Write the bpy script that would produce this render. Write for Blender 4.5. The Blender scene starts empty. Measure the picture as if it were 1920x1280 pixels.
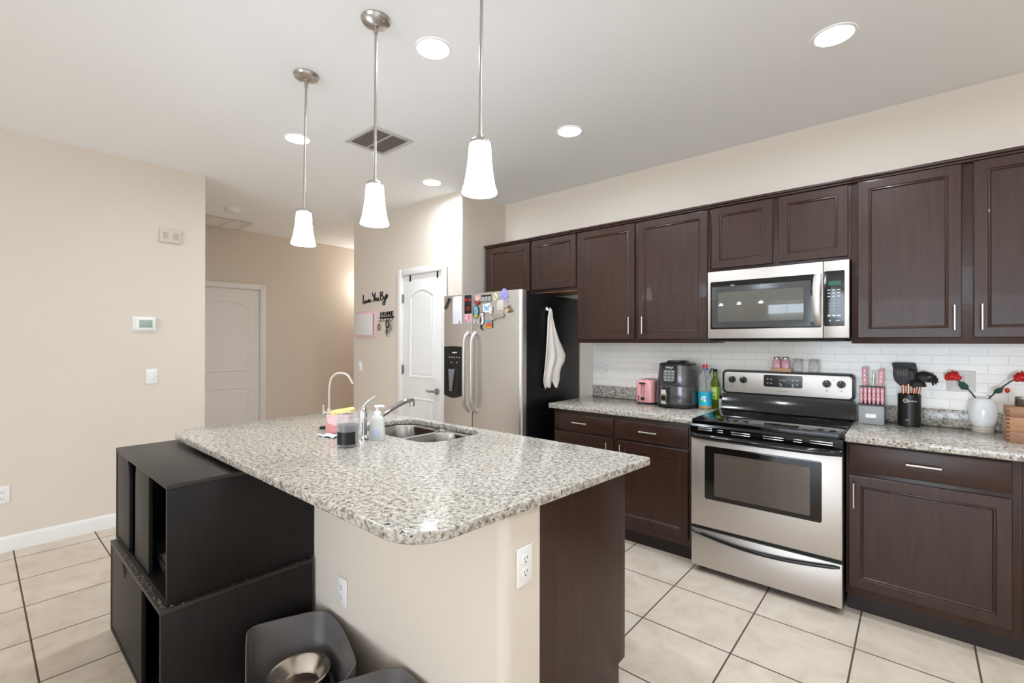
import bpy, bmesh, math, random
from mathutils import Vector, Matrix
random.seed(7)
SC = bpy.context.scene
COL = SC.collection
# ------------------------------------------------------------------ camera
CAM = bpy.data.cameras.new('camera')
CAM.sensor_width = 36.0
CAM.lens = 873.72 / 1920 * 36
CAM.clip_start = 0.02
cam = bpy.data.objects.new('camera', CAM)
COL.objects.link(cam)
_a, _t, _r = math.radians(49.171), math.radians(0.106), math.radians(0.065)
_F = Vector((-math.cos(_a), math.sin(_a), 0)); _R = Vector((math.sin(_a), math.cos(_a), 0)); _U = Vector((0, 0, 1))
_F2 = _F * math.cos(_t) + _U * math.sin(_t); _U2 = -_F * math.sin(_t) + _U * math.cos(_t)
_R3 = _R * math.cos(_r) + _U2 * math.sin(_r); _U3 = -_R * math.sin(_r) + _U2 * math.cos(_r)
_M = Matrix((_R3, _U3, -_F2)).transposed().to_4x4()
_M.translation = Vector((1.0339, -3.5524, 1.3812))
cam.matrix_world = _M
SC.camera = cam
# ------------------------------------------------------------------ world, exposure, light levels
SC.view_settings.view_transform = 'Standard'
SC.view_settings.look = 'None'
SC.view_settings.gamma = 1.0
SC.view_settings.use_curve_mapping = False
SC.view_settings.exposure = 0.06
W = bpy.data.worlds.new('world'); SC.world = W; W.use_nodes = True
W.node_tree.nodes['Background'].inputs[0].default_value = (0.8, 0.9, 1.0, 1)
W.node_tree.nodes['Background'].inputs[1].default_value = 1.0
CAN_W = 9.5        # each recessed ceiling light
PENDANT_E = 32.0     # glass pendant shades
WINDOW_E = 8.4      # daylight through the rear glass doors
SIDE_FILL_E = 0.9        # added fill light from an unseen side window
HALL_W = 15.0        # wall lamp round the corner in the hall
try:
    SC.cycles.max_bounces = 12; SC.cycles.diffuse_bounces = 6
    SC.cycles.caustics_reflective = False; SC.cycles.caustics_refractive = False
    SC.cycles.sample_clamp_indirect = 6.0
except Exception:
    pass
PI = math.pi
XL, XR, YR, ZC = -3.50, 3.3, -10.5, 2.781
# ------------------------------------------------------------------ materials
def lin(c):
    return tuple(((v / 255) / 12.92 if v / 255 <= 0.04045 else ((v / 255 + 0.055) / 1.055) ** 2.4) for v in c)
MATS = {}
def mat(name, rgb=(200, 200, 200), rough=0.5, metal=0.0, spec=0.5, coat=0.0, emit=None, es=0.0, trans=0.0, ior=1.45, alpha=1.0, noise=0.0, nscale=30, bump=0.0, sub=0.0):
    if name in MATS: return MATS[name]
    m = bpy.data.materials.new(name); m.use_nodes = True
    nt = m.node_tree; b = nt.nodes['Principled BSDF']; I = b.inputs
    c = lin(rgb)
    I['Base Color'].default_value = (*c, 1); I['Roughness'].default_value = rough; I['Metallic'].default_value = metal
    I['Specular IOR Level'].default_value = spec; I['Coat Weight'].default_value = coat; I['IOR'].default_value = ior
    I['Transmission Weight'].default_value = trans; I['Alpha'].default_value = alpha
    if sub: I['Subsurface Weight'].default_value = sub
    if emit is not None:
        I['Emission Color'].default_value = (*lin(emit), 1); I['Emission Strength'].default_value = es
    if noise or bump:
        tc = nt.nodes.new('ShaderNodeTexCoord'); n = nt.nodes.new('ShaderNodeTexNoise'); n.inputs['Scale'].default_value = nscale; n.inputs['Detail'].default_value = 5
        nt.links.new(tc.outputs['Object'], n.inputs['Vector'])
        if noise:
            r = nt.nodes.new('ShaderNodeValToRGB')
            r.color_ramp.elements[0].position = 0.3; r.color_ramp.elements[1].position = 0.7
            r.color_ramp.elements[0].color = (*[v * (1 - noise) for v in c], 1); r.color_ramp.elements[1].color = (*[min(1, v * (1 + noise)) for v in c], 1)
            nt.links.new(n.outputs['Fac'], r.inputs[0]); nt.links.new(r.outputs[0], I['Base Color'])
        if bump:
            bp = nt.nodes.new('ShaderNodeBump'); bp.inputs['Strength'].default_value = bump; bp.inputs['Distance'].default_value = 0.002
            nt.links.new(n.outputs['Fac'], bp.inputs['Height']); nt.links.new(bp.outputs[0], I['Normal'])
    MATS[name] = m
    return m
def nodes_of(m): return m.node_tree.nodes, m.node_tree.links, m.node_tree.nodes['Principled BSDF'].inputs
def ramp(N, stops):
    r = N.new('ShaderNodeValToRGB'); e = r.color_ramp.elements
    while len(e) < len(stops): e.new(0.5)
    for k, (p, c) in enumerate(stops): e[k].position = p; e[k].color = (*lin(c), 1)
    return r
def mix(N, Lk, f, a, b, mode='MIX'):
    x = N.new('ShaderNodeMix'); x.data_type = 'RGBA'; x.blend_type = mode
    for s, v in ((x.inputs[0], f), (x.inputs[6], a), (x.inputs[7], b)):
        if hasattr(v, 'is_linked'): Lk.new(v, s)
        elif isinstance(v, tuple): s.default_value = (*v, 1)
        else: s.default_value = v
    return x.outputs[2]
def mapping(N, Lk, scale=(1, 1, 1), loc=(0, 0, 0), coord='Object', rot=(0, 0, 0)):
    tc = N.new('ShaderNodeTexCoord'); mp = N.new('ShaderNodeMapping')
    mp.inputs['Scale'].default_value = scale; mp.inputs['Location'].default_value = loc; mp.inputs['Rotation'].default_value = rot
    Lk.new(tc.outputs[coord], mp.inputs[0]); return mp.outputs[0]
def wood(name, dark, light, rough=0.36, scale=(14, 14, 1.2), spec=0.5, coat=0.0):
    m = mat(name, dark, rough, spec=spec * .8, coat=coat); N, Lk, I = nodes_of(m)
    v = mapping(N, Lk, scale)
    n = N.new('ShaderNodeTexNoise'); n.inputs['Scale'].default_value = 3.0; n.inputs['Detail'].default_value = 8; n.inputs['Roughness'].default_value = 0.62
    n.inputs['Distortion'].default_value = 0.6; Lk.new(v, n.inputs[0])
    r = ramp(N, [(0.3, dark), (0.72, light)]); Lk.new(n.outputs['Fac'], r.inputs[0]); Lk.new(r.outputs[0], I['Base Color'])
    bp = N.new('ShaderNodeBump'); bp.inputs['Strength'].default_value = 0.08; bp.inputs['Distance'].default_value = 0.002
    Lk.new(n.outputs['Fac'], bp.inputs['Height']); Lk.new(bp.outputs[0], I['Normal'])
    return m
WALL = mat('wall_paint', (226, 214, 200), 0.75, spec=0.2, bump=0.12, nscale=160)
CEIL = mat('ceiling_paint', (248, 248, 247), 0.85, spec=0.1, bump=0.1, nscale=120)
WHITE = mat('white_trim_paint', (240, 237, 233), 0.38)
PLASTIC = mat('white_plastic', (246, 243, 239), 0.25)
CREAM = mat('cream_plastic', (214, 202, 186), 0.45)
WOOD = wood('espresso_wood', (49, 30, 22), (65, 42, 32), 0.35, coat=.05)
WOODB = wood('espresso_wood_horizontal', (49, 30, 22), (65, 42, 32), 0.35, (1.2, 14, 14))
TOEK = mat('dark_toe_kick', (40, 29, 26), 0.5)
OAK = wood('light_wood', (176, 132, 92), (205, 164, 122), 0.5, (20, 20, 2))
BIRCH = wood('birch_tray_wood', (206, 164, 118), (222, 184, 140), 0.5, (4, 30, 30))
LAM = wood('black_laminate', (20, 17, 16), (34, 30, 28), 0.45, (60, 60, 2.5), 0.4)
LAMT = mat('black_laminate_top_sheen', (44, 39, 36), 0.42, noise=0.2, nscale=40)  # lighter than the sides: greyish reflections on the tops put into the colour
CHROME = mat('chrome', (225, 225, 226), 0.08, 1.0)
NICKEL = mat('brushed_nickel', (184, 177, 170), 0.28, 1.0)
PULL = mat('satin_pull_metal', (205, 198, 192), 0.25, 1.0)
BLACK = mat('gloss_black', (12, 12, 13), 0.12, coat=0.3)
GLASSTOP = mat('black_ceramic_glass', (8, 8, 9), 0.05, spec=0.6)
SATBLACK = mat('satin_black', (20, 20, 21), 0.32)
MATBLACK = mat('matte_black', (24, 23, 23), 0.55)
SIDEBLACK = mat('fridge_side_black', (13, 13, 14), 0.30, bump=0.15, nscale=400)
DISPLAY = mat('panel_charcoal', (44, 42, 40), 0.25)
GREYP = mat('grey_feeder_plastic', (104, 99, 97), 0.42, noise=0.08, nscale=8)
def clear(name, rgb, amount):
    m = mat(name, rgb, 0.05, spec=0.6); N, Lk, I = nodes_of(m)
    out = N['Material Output']; tr = N.new('ShaderNodeBsdfTransparent'); mx = N.new('ShaderNodeMixShader'); lw = N.new('ShaderNodeLayerWeight'); mr = N.new('ShaderNodeMapRange')
    lw.inputs['Blend'].default_value = 0.3; mr.inputs[3].default_value = amount; mr.inputs[4].default_value = min(1, amount + .5)
    Lk.new(lw.outputs['Facing'], mr.inputs[0]); Lk.new(mr.outputs[0], mx.inputs[0]); Lk.new(tr.outputs[0], mx.inputs[1]); Lk.new(N['Principled BSDF'].outputs[0], mx.inputs[2]); Lk.new(mx.outputs[0], out.inputs[0])
    return m
PINK = mat('pink_enamel', (226, 158, 160), 0.28, coat=0.2)
PINKL = mat('pale_pink_plastic', (240, 202, 200), 0.45)
PINKM = mat('pink_plastic', (232, 170, 178), 0.42)
RED = mat('gloss_red', (205, 22, 24), 0.18, coat=0.4)
GREEN = mat('dark_green_glass', (10, 60, 44), 0.4, spec=0.25)
COPPER = mat('copper_metal', (214, 148, 122), 0.22, 1.0)
SILV = mat('silver_print', (214, 212, 208), 0.5)
GLASS = clear('clear_glass', (225, 225, 222), .10)
INK = mat('black_ink', (30, 28, 27), 0.6)
def steel(name, rgb, rough, axis):
    m = mat(name, rgb, rough, 1.0); N, Lk, I = nodes_of(m)
    s = [3, 3, 3]; s[{'x': 0, 'y': 1, 'z': 2}[axis]] = 0.02
    v = mapping(N, Lk, tuple(220 * k if k > 1 else 8 for k in s))
    n = N.new('ShaderNodeTexNoise'); n.inputs['Scale'].default_value = 1.0; n.inputs['Detail'].default_value = 3; Lk.new(v, n.inputs[0])
    mr = N.new('ShaderNodeMapRange'); mr.inputs[3].default_value = rough - 0.02; mr.inputs[4].default_value = rough + 0.04
    Lk.new(n.outputs['Fac'], mr.inputs[0]); Lk.new(mr.outputs[0], I['Roughness'])
    bp = N.new('ShaderNodeBump'); bp.inputs['Strength'].default_value = 0.008; bp.inputs['Distance'].default_value = 0.001
    Lk.new(n.outputs['Fac'], bp.inputs['Height']); Lk.new(bp.outputs[0], I['Normal'])
    return m
STEEL = steel('stainless_steel', (202, 195, 188), 0.46, 'x')
STEELV = steel('stainless_steel_vertical', (217, 214, 211), 0.40, 'x')
SINKM = mat('sink_steel', (196, 193, 190), 0.27, 1.0)
BOWLM = mat('bowl_steel', (200, 192, 182), 0.22, 1.0)
def granite(name):
    m = mat(name, (205, 198, 188), 0.13, spec=0.55); N, Lk, I = nodes_of(m)
    v = mapping(N, Lk, (1, 1, 1))
    n1 = N.new('ShaderNodeTexNoise'); n1.inputs['Scale'].default_value = 62; n1.inputs['Detail'].default_value = 6; n1.inputs['Roughness'].default_value = 0.72; Lk.new(v, n1.inputs[0])
    r1 = ramp(N, [(0.30, (80, 72, 65)), (0.42, (148, 139, 128)), (0.50, (186, 178, 167)), (0.62, (216, 210, 200))]); Lk.new(n1.outputs['Fac'], r1.inputs[0])
    n2 = N.new('ShaderNodeTexNoise'); n2.inputs['Scale'].default_value = 95; n2.inputs['Detail'].default_value = 4; n2.inputs['Roughness'].default_value = 0.6; n2.inputs['Distortion'].default_value = 0.8
    v2 = mapping(N, Lk, (1, 1, 1), (3.1, 1.7, 0.4)); Lk.new(v2, n2.inputs[0])
    r2 = ramp(N, [(0.585, (0, 0, 0)), (0.635, (255, 255, 255))]); Lk.new(n2.outputs['Fac'], r2.inputs[0])
    n3 = N.new('ShaderNodeTexNoise'); n3.inputs['Scale'].default_value = 22; n3.inputs['Detail'].default_value = 3; v3 = mapping(N, Lk, (1, 1, 1), (7, 2, 5)); Lk.new(v3, n3.inputs[0])
    r3 = ramp(N, [(0.5, (0, 0, 0)), (0.7, (120, 120, 120))]); Lk.new(n3.outputs['Fac'], r3.inputs[0])
    c = mix(N, Lk, r3.outputs[0], r1.outputs[0], lin((150, 140, 128)))
    c = mix(N, Lk, r2.outputs[0], c, lin((38, 34, 33)))
    Lk.new(c, I['Base Color'])
    return m
GRAN = granite('speckled_granite')
def floor_mat():
    m = mat('beige_floor_tile', (205, 188, 168), 0.34, spec=0.45); N, Lk, I = nodes_of(m)
    v = mapping(N, Lk, (1, 1, 1), (0.0, 0.943 + 0.405 * 10, 0))
    b = N.new('ShaderNodeTexBrick'); b.offset = 0.0; b.squash = 1.0
    b.inputs['Scale'].default_value = 1.0; b.inputs['Mortar Size'].default_value = 0.0038; b.inputs['Mortar Smooth'].default_value = 0.1
    b.inputs['Brick Width'].default_value = 0.4135; b.inputs['Row Height'].default_value = 0.405; b.inputs['Bias'].default_value = 0
    b.inputs['Color1'].default_value = (0, 0, 0, 1); b.inputs['Color2'].default_value = (1, 1, 1, 1); b.inputs['Mortar'].default_value = (0.5, 0.5, 0.5, 1)
    Lk.new(v, b.inputs['Vector'])
    n = N.new('ShaderNodeTexNoise'); n.inputs['Scale'].default_value = 7.5; n.inputs['Detail'].default_value = 8; n.inputs['Roughness'].default_value = 0.62; n.inputs['Distortion'].default_value = 0.6; Lk.new(v, n.inputs[0])
    r = ramp(N, [(0.28, (204, 186, 166)), (0.5, (220, 204, 187)), (0.75, (229, 216, 201))]); Lk.new(n.outputs['Fac'], r.inputs[0])
    f = N.new('ShaderNodeMath'); f.operation = 'MULTIPLY'; f.inputs[1].default_value = 0.10
    sp = N.new('ShaderNodeSeparateColor'); Lk.new(b.outputs['Color'], sp.inputs[0]); Lk.new(sp.outputs[0], f.inputs[0])
    c = mix(N, Lk, f.outputs[0], r.outputs[0], lin((188, 166, 142)))
    c = mix(N, Lk, b.outputs['Fac'], c, lin((92, 76, 66)))
    Lk.new(c, I['Base Color'])
    rr = N.new('ShaderNodeMapRange'); rr.inputs[3].default_value = 0.30; rr.inputs[4].default_value = 0.85; Lk.new(b.outputs['Fac'], rr.inputs[0]); Lk.new(rr.outputs[0], I['Roughness'])
    bp = N.new('ShaderNodeBump'); bp.invert = True; bp.inputs['Strength'].default_value = 0.5; bp.inputs['Distance'].default_value = 0.003
    Lk.new(b.outputs['Fac'], bp.inputs['Height']); Lk.new(bp.outputs[0], I['Normal'])
    return m
def subway_mat():
    m = mat('white_subway_tile', (250, 244, 236), 0.14, spec=0.5); N, Lk, I = nodes_of(m)
    tc = N.new('ShaderNodeTexCoord'); s = N.new('ShaderNodeSeparateXYZ'); cx = N.new('ShaderNodeCombineXYZ')
    Lk.new(tc.outputs['Object'], s.inputs[0])
    ax = N.new('ShaderNodeMath'); ax.inputs[1].default_value = 3.02; Lk.new(s.outputs[0], ax.inputs[0])
    az = N.new('ShaderNodeMath'); az.inputs[1].default_value = -1.3605 + 0.0488 * 20; Lk.new(s.outputs[2], az.inputs[0])
    Lk.new(ax.outputs[0], cx.inputs[0]); Lk.new(az.outputs[0], cx.inputs[1])
    b = N.new('ShaderNodeTexBrick'); b.offset = 0.5
    b.inputs['Scale'].default_value = 1.0; b.inputs['Mortar Size'].default_value = 0.0018; b.inputs['Mortar Smooth'].default_value = 0.3
    b.inputs['Brick Width'].default_value = 0.15; b.inputs['Row Height'].default_value = 0.0488
    b.inputs['Color1'].default_value = (*lin((251, 246, 238)), 1); b.inputs['Color2'].default_value = (*lin((247, 241, 233)), 1); b.inputs['Mortar'].default_value = (*lin((228, 223, 218)), 1)
    Lk.new(cx.outputs[0], b.inputs['Vector']); Lk.new(b.outputs['Color'], I['Base Color'])
    bp = N.new('ShaderNodeBump'); bp.invert = True; bp.inputs['Strength'].default_value = 0.35; bp.inputs['Distance'].default_value = 0.0015
    Lk.new(b.outputs['Fac'], bp.inputs['Height']); Lk.new(bp.outputs[0], I['Normal'])
    return m
FLOOR = floor_mat(); SUBWAY = subway_mat()
# ------------------------------------------------------------------ mesh helpers
class MB:
    def __init__(s): s.bm = bmesh.new()
    def box(s, x0, x1, y0, y1, z0, z1, bev=0.0, seg=2):
        x0, x1 = min(x0, x1), max(x0, x1); y0, y1 = min(y0, y1), max(y0, y1); z0, z1 = min(z0, z1), max(z0, z1)
        v = [s.bm.verts.new((x, y, z)) for z in (z0, z1) for y in (y0, y1) for x in (x0, x1)]
        fs = [s.bm.faces.new([v[i] for i in q]) for q in ((0, 2, 3, 1), (4, 5, 7, 6), (0, 1, 5, 4), (2, 6, 7, 3), (0, 4, 6, 2), (1, 3, 7, 5))]
        if bev:
            es = list({e for f in fs for e in f.edges})
            bmesh.ops.bevel(s.bm, geom=es, offset=bev, segments=seg, affect='EDGES', profile=0.5)
        return s
    def loft(s, secs, cap=True, close=True):
        rows = [[s.bm.verts.new(p) for p in sec] for sec in secs]
        n = len(rows[0])
        for a, b in zip(rows, rows[1:]):
            for i in range(n if close else n - 1):
                j = (i + 1) % n
                try: s.bm.faces.new((a[i], a[j], b[j], b[i]))
                except ValueError: pass
        if cap:
            for r in (list(reversed(rows[0])), rows[-1]):
                try: s.bm.faces.new(r)
                except ValueError: pass
        return s
    def tube(s, pts, r, n=10, cap=True):
        pts = [Vector(p) for p in pts]; secs = []
        rs = r if isinstance(r, (list, tuple)) else [r] * len(pts)
        up = None
        for i, p in enumerate(pts):
            d = (pts[min(i + 1, len(pts) - 1)] - pts[max(i - 1, 0)]).normalized()
            if up is None:
                up = Vector((0, 0, 1)) if abs(d.z) < 0.9 else Vector((1, 0, 0))
            a = d.cross(up)
            if a.length < 1e-5: a = d.orthogonal()
            a.normalize(); b = a.cross(d).normalized(); up = b
            secs.append([p + (a * math.cos(2 * PI * k / n) + b * math.sin(2 * PI * k / n)) * rs[i] for k in range(n)])
        return s.loft(secs, cap)
    def cyl(s, p0, p1, r0, r1=None, n=24): return s.tube([p0, p1], [r0, r0 if r1 is None else r1], n)
    def lathe(s, prof, c=(0, 0, 0), n=32, sx=1.0, sy=1.0, cap=True):
        secs = [[(c[0] + r * sx * math.cos(2 * PI * k / n), c[1] + r * sy * math.sin(2 * PI * k / n), c[2] + z) for k in range(n)] for r, z in prof]
        return s.loft(secs, cap)
    def prism(s, pts, a, b, ax='z', bev=0.0):
        f = {'z': lambda p, h: (p[0], p[1], h), 'y': lambda p, h: (p[0], h, p[1]), 'x': lambda p, h: (h, p[0], p[1])}[ax]
        lo = [s.bm.verts.new(f(p, a)) for p in pts]; hi = [s.bm.verts.new(f(p, b)) for p in pts]; n = len(pts)
        fs = [s.bm.faces.new(list(reversed(lo))), s.bm.faces.new(hi)]
        for i in range(n): fs.append(s.bm.faces.new((lo[i], lo[(i + 1) % n], hi[(i + 1) % n], hi[i])))
        if bev:
            es = list({e for f_ in fs[:2] for e in f_.edges})
            bmesh.ops.bevel(s.bm, geom=es, offset=bev, segments=3, affect='EDGES', profile=0.5)
        return s
    def ball(s, c, r, n=16, m=10):
        r = r if isinstance(r, (tuple, list)) else (r, r, r)
        secs = [[(c[0] + r[0] * math.sin(t) * math.cos(2 * PI * k / n), c[1] + r[1] * math.sin(t) * math.sin(2 * PI * k / n), c[2] - r[2] * math.cos(t)) for k in range(n)] for t in [0.02 + (PI - 0.04) * i / m for i in range(m + 1)]]
        return s.loft(secs)
    def rings(s, x0, x1, z0, z1, prof, ax='y'):
        # concentric rectangles: prof = [(inset, depth)]; last ring filled
        secs = []
        for i, d in prof:
            q = [(x0 + i, z0 + i), (x1 - i, z0 + i), (x1 - i, z1 - i), (x0 + i, z1 - i)]
            secs.append([(p[0], d, p[1]) if ax == 'y' else (d, p[0], p[1]) for p in q])
        return s.loft(secs)
    def surf(s, fn, nu, nv):
        g = [[s.bm.verts.new(fn(i / nu, j / nv)) for j in range(nv + 1)] for i in range(nu + 1)]
        for i in range(nu):
            for j in range(nv): s.bm.faces.new((g[i][j], g[i + 1][j], g[i + 1][j + 1], g[i][j + 1]))
        return s
    def text(s, body, M, size, ext=0.0004, align='CENTER', font=None):
        cu = bpy.data.curves.new('t', 'FONT'); cu.body = body; cu.size = size; cu.extrude = ext; cu.align_x = align; cu.align_y = 'CENTER'; cu.resolution_u = 3
        o = bpy.data.objects.new('t', cu); COL.objects.link(o)
        dg = bpy.context.evaluated_depsgraph_get()
        me = bpy.data.meshes.new_from_object(o.evaluated_get(dg))
        me.transform(M); s.bm.from_mesh(me)
        bpy.data.objects.remove(o); bpy.data.curves.remove(cu); bpy.data.meshes.remove(me)
        return s
    def xf(s, M):
        bmesh.ops.transform(s.bm, matrix=M, verts=s.bm.verts); return s
FACE_Y = Matrix.Rotation(PI / 2, 4, 'X')                      # text upright, facing -y
FACE_X = Matrix(((0, 0, 1, 0), (1, 0, 0, 0), (0, 1, 0, 0), (0, 0, 0, 1)))
def at(M, x, y, z): return Matrix.Translation((x, y, z)) @ M
def origin(o):
    v = Vector((0, 0, 0))
    while o is not None: v += o.location; o = o.parent
    return v
def obj(name, mb, m, parent=None, loc=None, local=False, smooth=35, label=None):
    me = bpy.data.meshes.new(name)
    bm = mb.bm
    off = origin(parent) if parent is not None else Vector(loc or (0, 0, 0))
    if not local and off.length > 0: bmesh.ops.translate(bm, vec=-off, verts=bm.verts)
    bmesh.ops.recalc_face_normals(bm, faces=bm.faces)
    bm.to_mesh(me); bm.free()
    ms = m if isinstance(m, (list, tuple)) else [m]
    for k in ms: me.materials.append(k)
    if smooth and len(me.polygons):
        me.shade_smooth(); me.set_sharp_from_angle(angle=math.radians(smooth))
    o = bpy.data.objects.new(name, me); COL.objects.link(o)
    if parent is not None: o.parent = parent
    elif loc is not None: o.location = loc
    if label: o['label'] = label
    return o
def tag(o, label, cat, group=None, kind=None):
    o['label'] = label; o['category'] = cat
    if group: o['group'] = group
    if kind: o['kind'] = kind
    return o
def thing(name, label, cat, loc=(0, 0, 0), rz=0.0, group=None):
    o = bpy.data.objects.new(name, None); o.empty_display_size = 0.05; COL.objects.link(o)
    o.location = loc; o.rotation_euler = (0, 0, rz)
    return tag(o, label, cat, group)
def single(name, label, cat, mb, m, loc, group=None, smooth=35, local=False):
    return tag(obj(name, mb, m, None, loc, local, smooth), label, cat, group)
def struct(name, mb, m, label=None, smooth=35, parent=None):
    o = obj(name, mb, m, parent, smooth=smooth)
    if parent is None: o['kind'] = 'structure'
    if label: o['label'] = label
    return o
def copy_tree(o, parent=None):
    c = o.copy(); COL.objects.link(c)
    if parent is not None: c.parent = parent
    for ch in list(o.children): copy_tree(ch, c)
    return c
def rrect(x0, x1, y0, y1, r, n=6):
    P = []
    for cx, cy, a in ((x1 - r, y0 + r, -PI / 2), (x1 - r, y1 - r, 0), (x0 + r, y1 - r, PI / 2), (x0 + r, y0 + r, PI)):
        for k in range(n + 1): P.append((cx + r * math.cos(a + PI / 2 * k / n), cy + r * math.sin(a + PI / 2 * k / n)))
    return P
def spline(P, n=6):
    P = [Vector(p) for p in P]; out = []
    for i in range(len(P) - 1):
        p0, p1, p2, p3 = P[max(i - 1, 0)], P[i], P[i + 1], P[min(i + 2, len(P) - 1)]
        for k in range(n):
            t = k / n
            out.append(0.5 * ((2 * p1) + (p2 - p0) * t + (2 * p0 - 5 * p1 + 4 * p2 - p3) * t * t + (3 * p1 - p0 - 3 * p2 + p3) * t ** 3))
    out.append(P[-1]); return out
# ------------------------------------------------------------------ the room
XH, YHALL, YP, XP0, XP1 = -5.35, -2.27, -0.605, -4.0, -2.131
T = 0.12
struct('floor', MB().box(XH - .2, XR + .2, YR - .2, 3.0, -0.1, 0), FLOOR)
struct('ceiling', MB().box(XH - .2, XR + .2, YR - .2, 3.0, ZC, ZC + .1), CEIL)
struct('wall_back', MB().box(XP1 - .0, XR, 0, T, 0, ZC), WALL)
struct('wall_right', MB().box(XR, XR + T, YR, -5.9, 0, ZC).box(XR, XR + T, -2.9, T, 0, ZC).box(XR, XR + T, -5.9, -2.9, 2.1, ZC), WALL)
struct('wall_rear', MB().box(XL - T, -0.95, YR - T, YR, 0, ZC).box(3.0, XR + T, YR - T, YR, 0, ZC).box(-0.95, 3.0, YR - T, YR, 2.4, ZC), WALL)
struct('wall_left', MB().prism([(XL, YR - T), (XL, YHALL)] + [(XL - .02 + .02 * math.cos(k * PI / 8), YHALL - .02 + .02 * math.sin(k * PI / 8)) for k in range(1, 5)] + [(XL - .02, YHALL), (XL - T, YHALL), (XL - T, YR - T)], 0, ZC), WALL)
struct('wall_hall_side', MB().box(XH, XL - T, YHALL - T, YHALL, 0, ZC), WALL)
struct('wall_hall', MB().box(XH - T, XH, YHALL - T, 3.0, 0, ZC), WALL)
struct('wall_hall_end', MB().box(XH, XP0, 2.4, 2.4 + T, 0, ZC), WALL)
def bull(x0, x1, y0, y1, corners, r=0.02):
    P = []
    for cx, cy, a, key in ((x1, y0, -PI / 2, 'rf'), (x1, y1, 0, 'rb'), (x0, y1, PI / 2, 'lb'), (x0, y0, PI, 'lf')):
        if key in corners:
            ox = cx - r if key[0] == 'r' else cx + r; oy = cy + r if key[1] == 'f' else cy - r
            for k in range(7): P.append((ox + r * math.cos(a + PI / 2 * k / 6), oy + r * math.sin(a + PI / 2 * k / 6)))
        else: P.append((cx, cy))
    return P
struct('wall_pantry', MB().prism(bull(XP0, XP1, YP, YP + T, ('rf', 'lf')), 0, ZC), WALL)
struct('wall_pantry_side', MB().box(XP1 - T, XP1, YP + T, T, 0, ZC), WALL)
struct('wall_pantry_hall', MB().box(XP0, XP0 + T, YP + T, 2.4, 0, ZC), WALL)
def baseboard(name, x0, x1, y0, y1, axis, sgn):
    # profile: 0.1 tall with eased top
    pr = [(0, 0), (0.014, 0), (0.014, 0.078), (0.009, 0.094), (0.004, 0.1), (0, 0.1)]
    mb = MB()
    if axis == 'y': mb.loft([[(x0 + sgn * d, y, z) for d, z in pr] for y in (y0, y1)])
    else: mb.loft([[(x, y0 + sgn * d, z) for d, z in pr] for x in (x0, x1)])
    return struct(name, mb, WHITE)
baseboard('baseboard_left', XL, XL, YR, YHALL, 'y', 1)
baseboard('baseboard_hall', XH, XH, -1.02, 2.4, 'y', 1)
baseboard('baseboard_pantry', XP0, -3.075, YP, YP, 'x', -1)
baseboard('baseboard_rear', XL, -0.98, YR, YR, 'x', 1)
# --- subway tile backsplash and its end
struct('trim_1', MB().box(-1.09, 2.6, -0.010, 0, 1.005, 1.40), SUBWAY, 'white subway tile backsplash behind the counters')
# --- rear window behind the camera; side window is unseen, added as fill light
SKYW = mat('daylight_pane', (255, 255, 255), 0.1, emit=(217, 236, 255), es=WINDOW_E)
SIDE_FILL = mat('side_fill_pane', (255, 255, 255), 0.1, emit=(217, 236, 255), es=SIDE_FILL_E)
w1 = struct('window_1', MB().box(-0.95, 3.0, YR - .06, YR, 2.34, 2.4).box(-0.95, -0.89, YR - .06, YR, 0, 2.34).box(2.94, 3.0, YR - .06, YR, 0, 2.34).box(1.0, 1.06, YR - .06, YR, 0, 2.34).box(-0.89, 2.94, YR - .06, YR, 0, 0.06), WHITE)
struct('pane', MB().box(-0.89, 1.0, YR - .04, YR - .03, 0.06, 2.34).box(1.06, 2.94, YR - .04, YR - .03, 0.06, 2.34), SKYW, parent=w1)
w2 = struct('added_fill_window', MB().box(XR, XR + .06, -5.9, -5.84, 0, 2.1).box(XR, XR + .06, -2.96, -2.9, 0, 2.1).box(XR, XR + .06, -5.84, -2.96, 0, 0.06).box(XR, XR + .06, -5.84, -2.96, 2.04, 2.1).box(XR, XR + .06, -4.43, -4.37, 0.06, 2.04), WHITE)
struct('pane', MB().box(XR + .03, XR + .04, -5.84, -4.43, 0.06, 2.04).box(XR + .03, XR + .04, -4.37, -2.96, 0.06, 2.04), SIDE_FILL, parent=w2)
# --- doors: two-panel arch-top slab, casing, hinges
def offset_poly(P, d):
    n = len(P); out = []
    for i in range(n):
        a, b, c = Vector(P[i - 1]), Vector(P[i]), Vector(P[(i + 1) % n])
        e1 = (b - a).normalized(); e2 = (c - b).normalized()
        n1 = Vector((-e1.y, e1.x)); n2 = Vector((-e2.y, e2.x)); m_ = n1 + n2
        k = d / max(0.3, m_.dot(n1)); out.append(b + m_ * k)
    return out
def bead(mb, P, y, out=1.0):
    prof = [(0.0, 0.0), (0.008, -0.009), (0.018, -0.007), (0.028, 0.003), (0.05, -0.004)]
    secs = [[(p.x, y + d * out, p.y) for p in offset_poly(P, i)] for i, d in prof]
    mb.loft(secs, cap=False)
    mb.bm.faces.new([mb.bm.verts.new(Vector((p.x, y - 0.004 * out, p.y))) for p in offset_poly(P, 0.05)])
def arch_panel(x0, x1, z0, z1, rise):
    P = [(x0, z0), (x1, z0), (x1, z1)]
    c, h = (x0 + x1) / 2, (x1 - x0) / 2
    for k in range(1, 12):
        t = k / 12; P.append((x1 - (x1 - x0) * t, z1 + rise * math.sin(PI * t) ** 0.9))
    P.append((x0, z1)); return P
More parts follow.
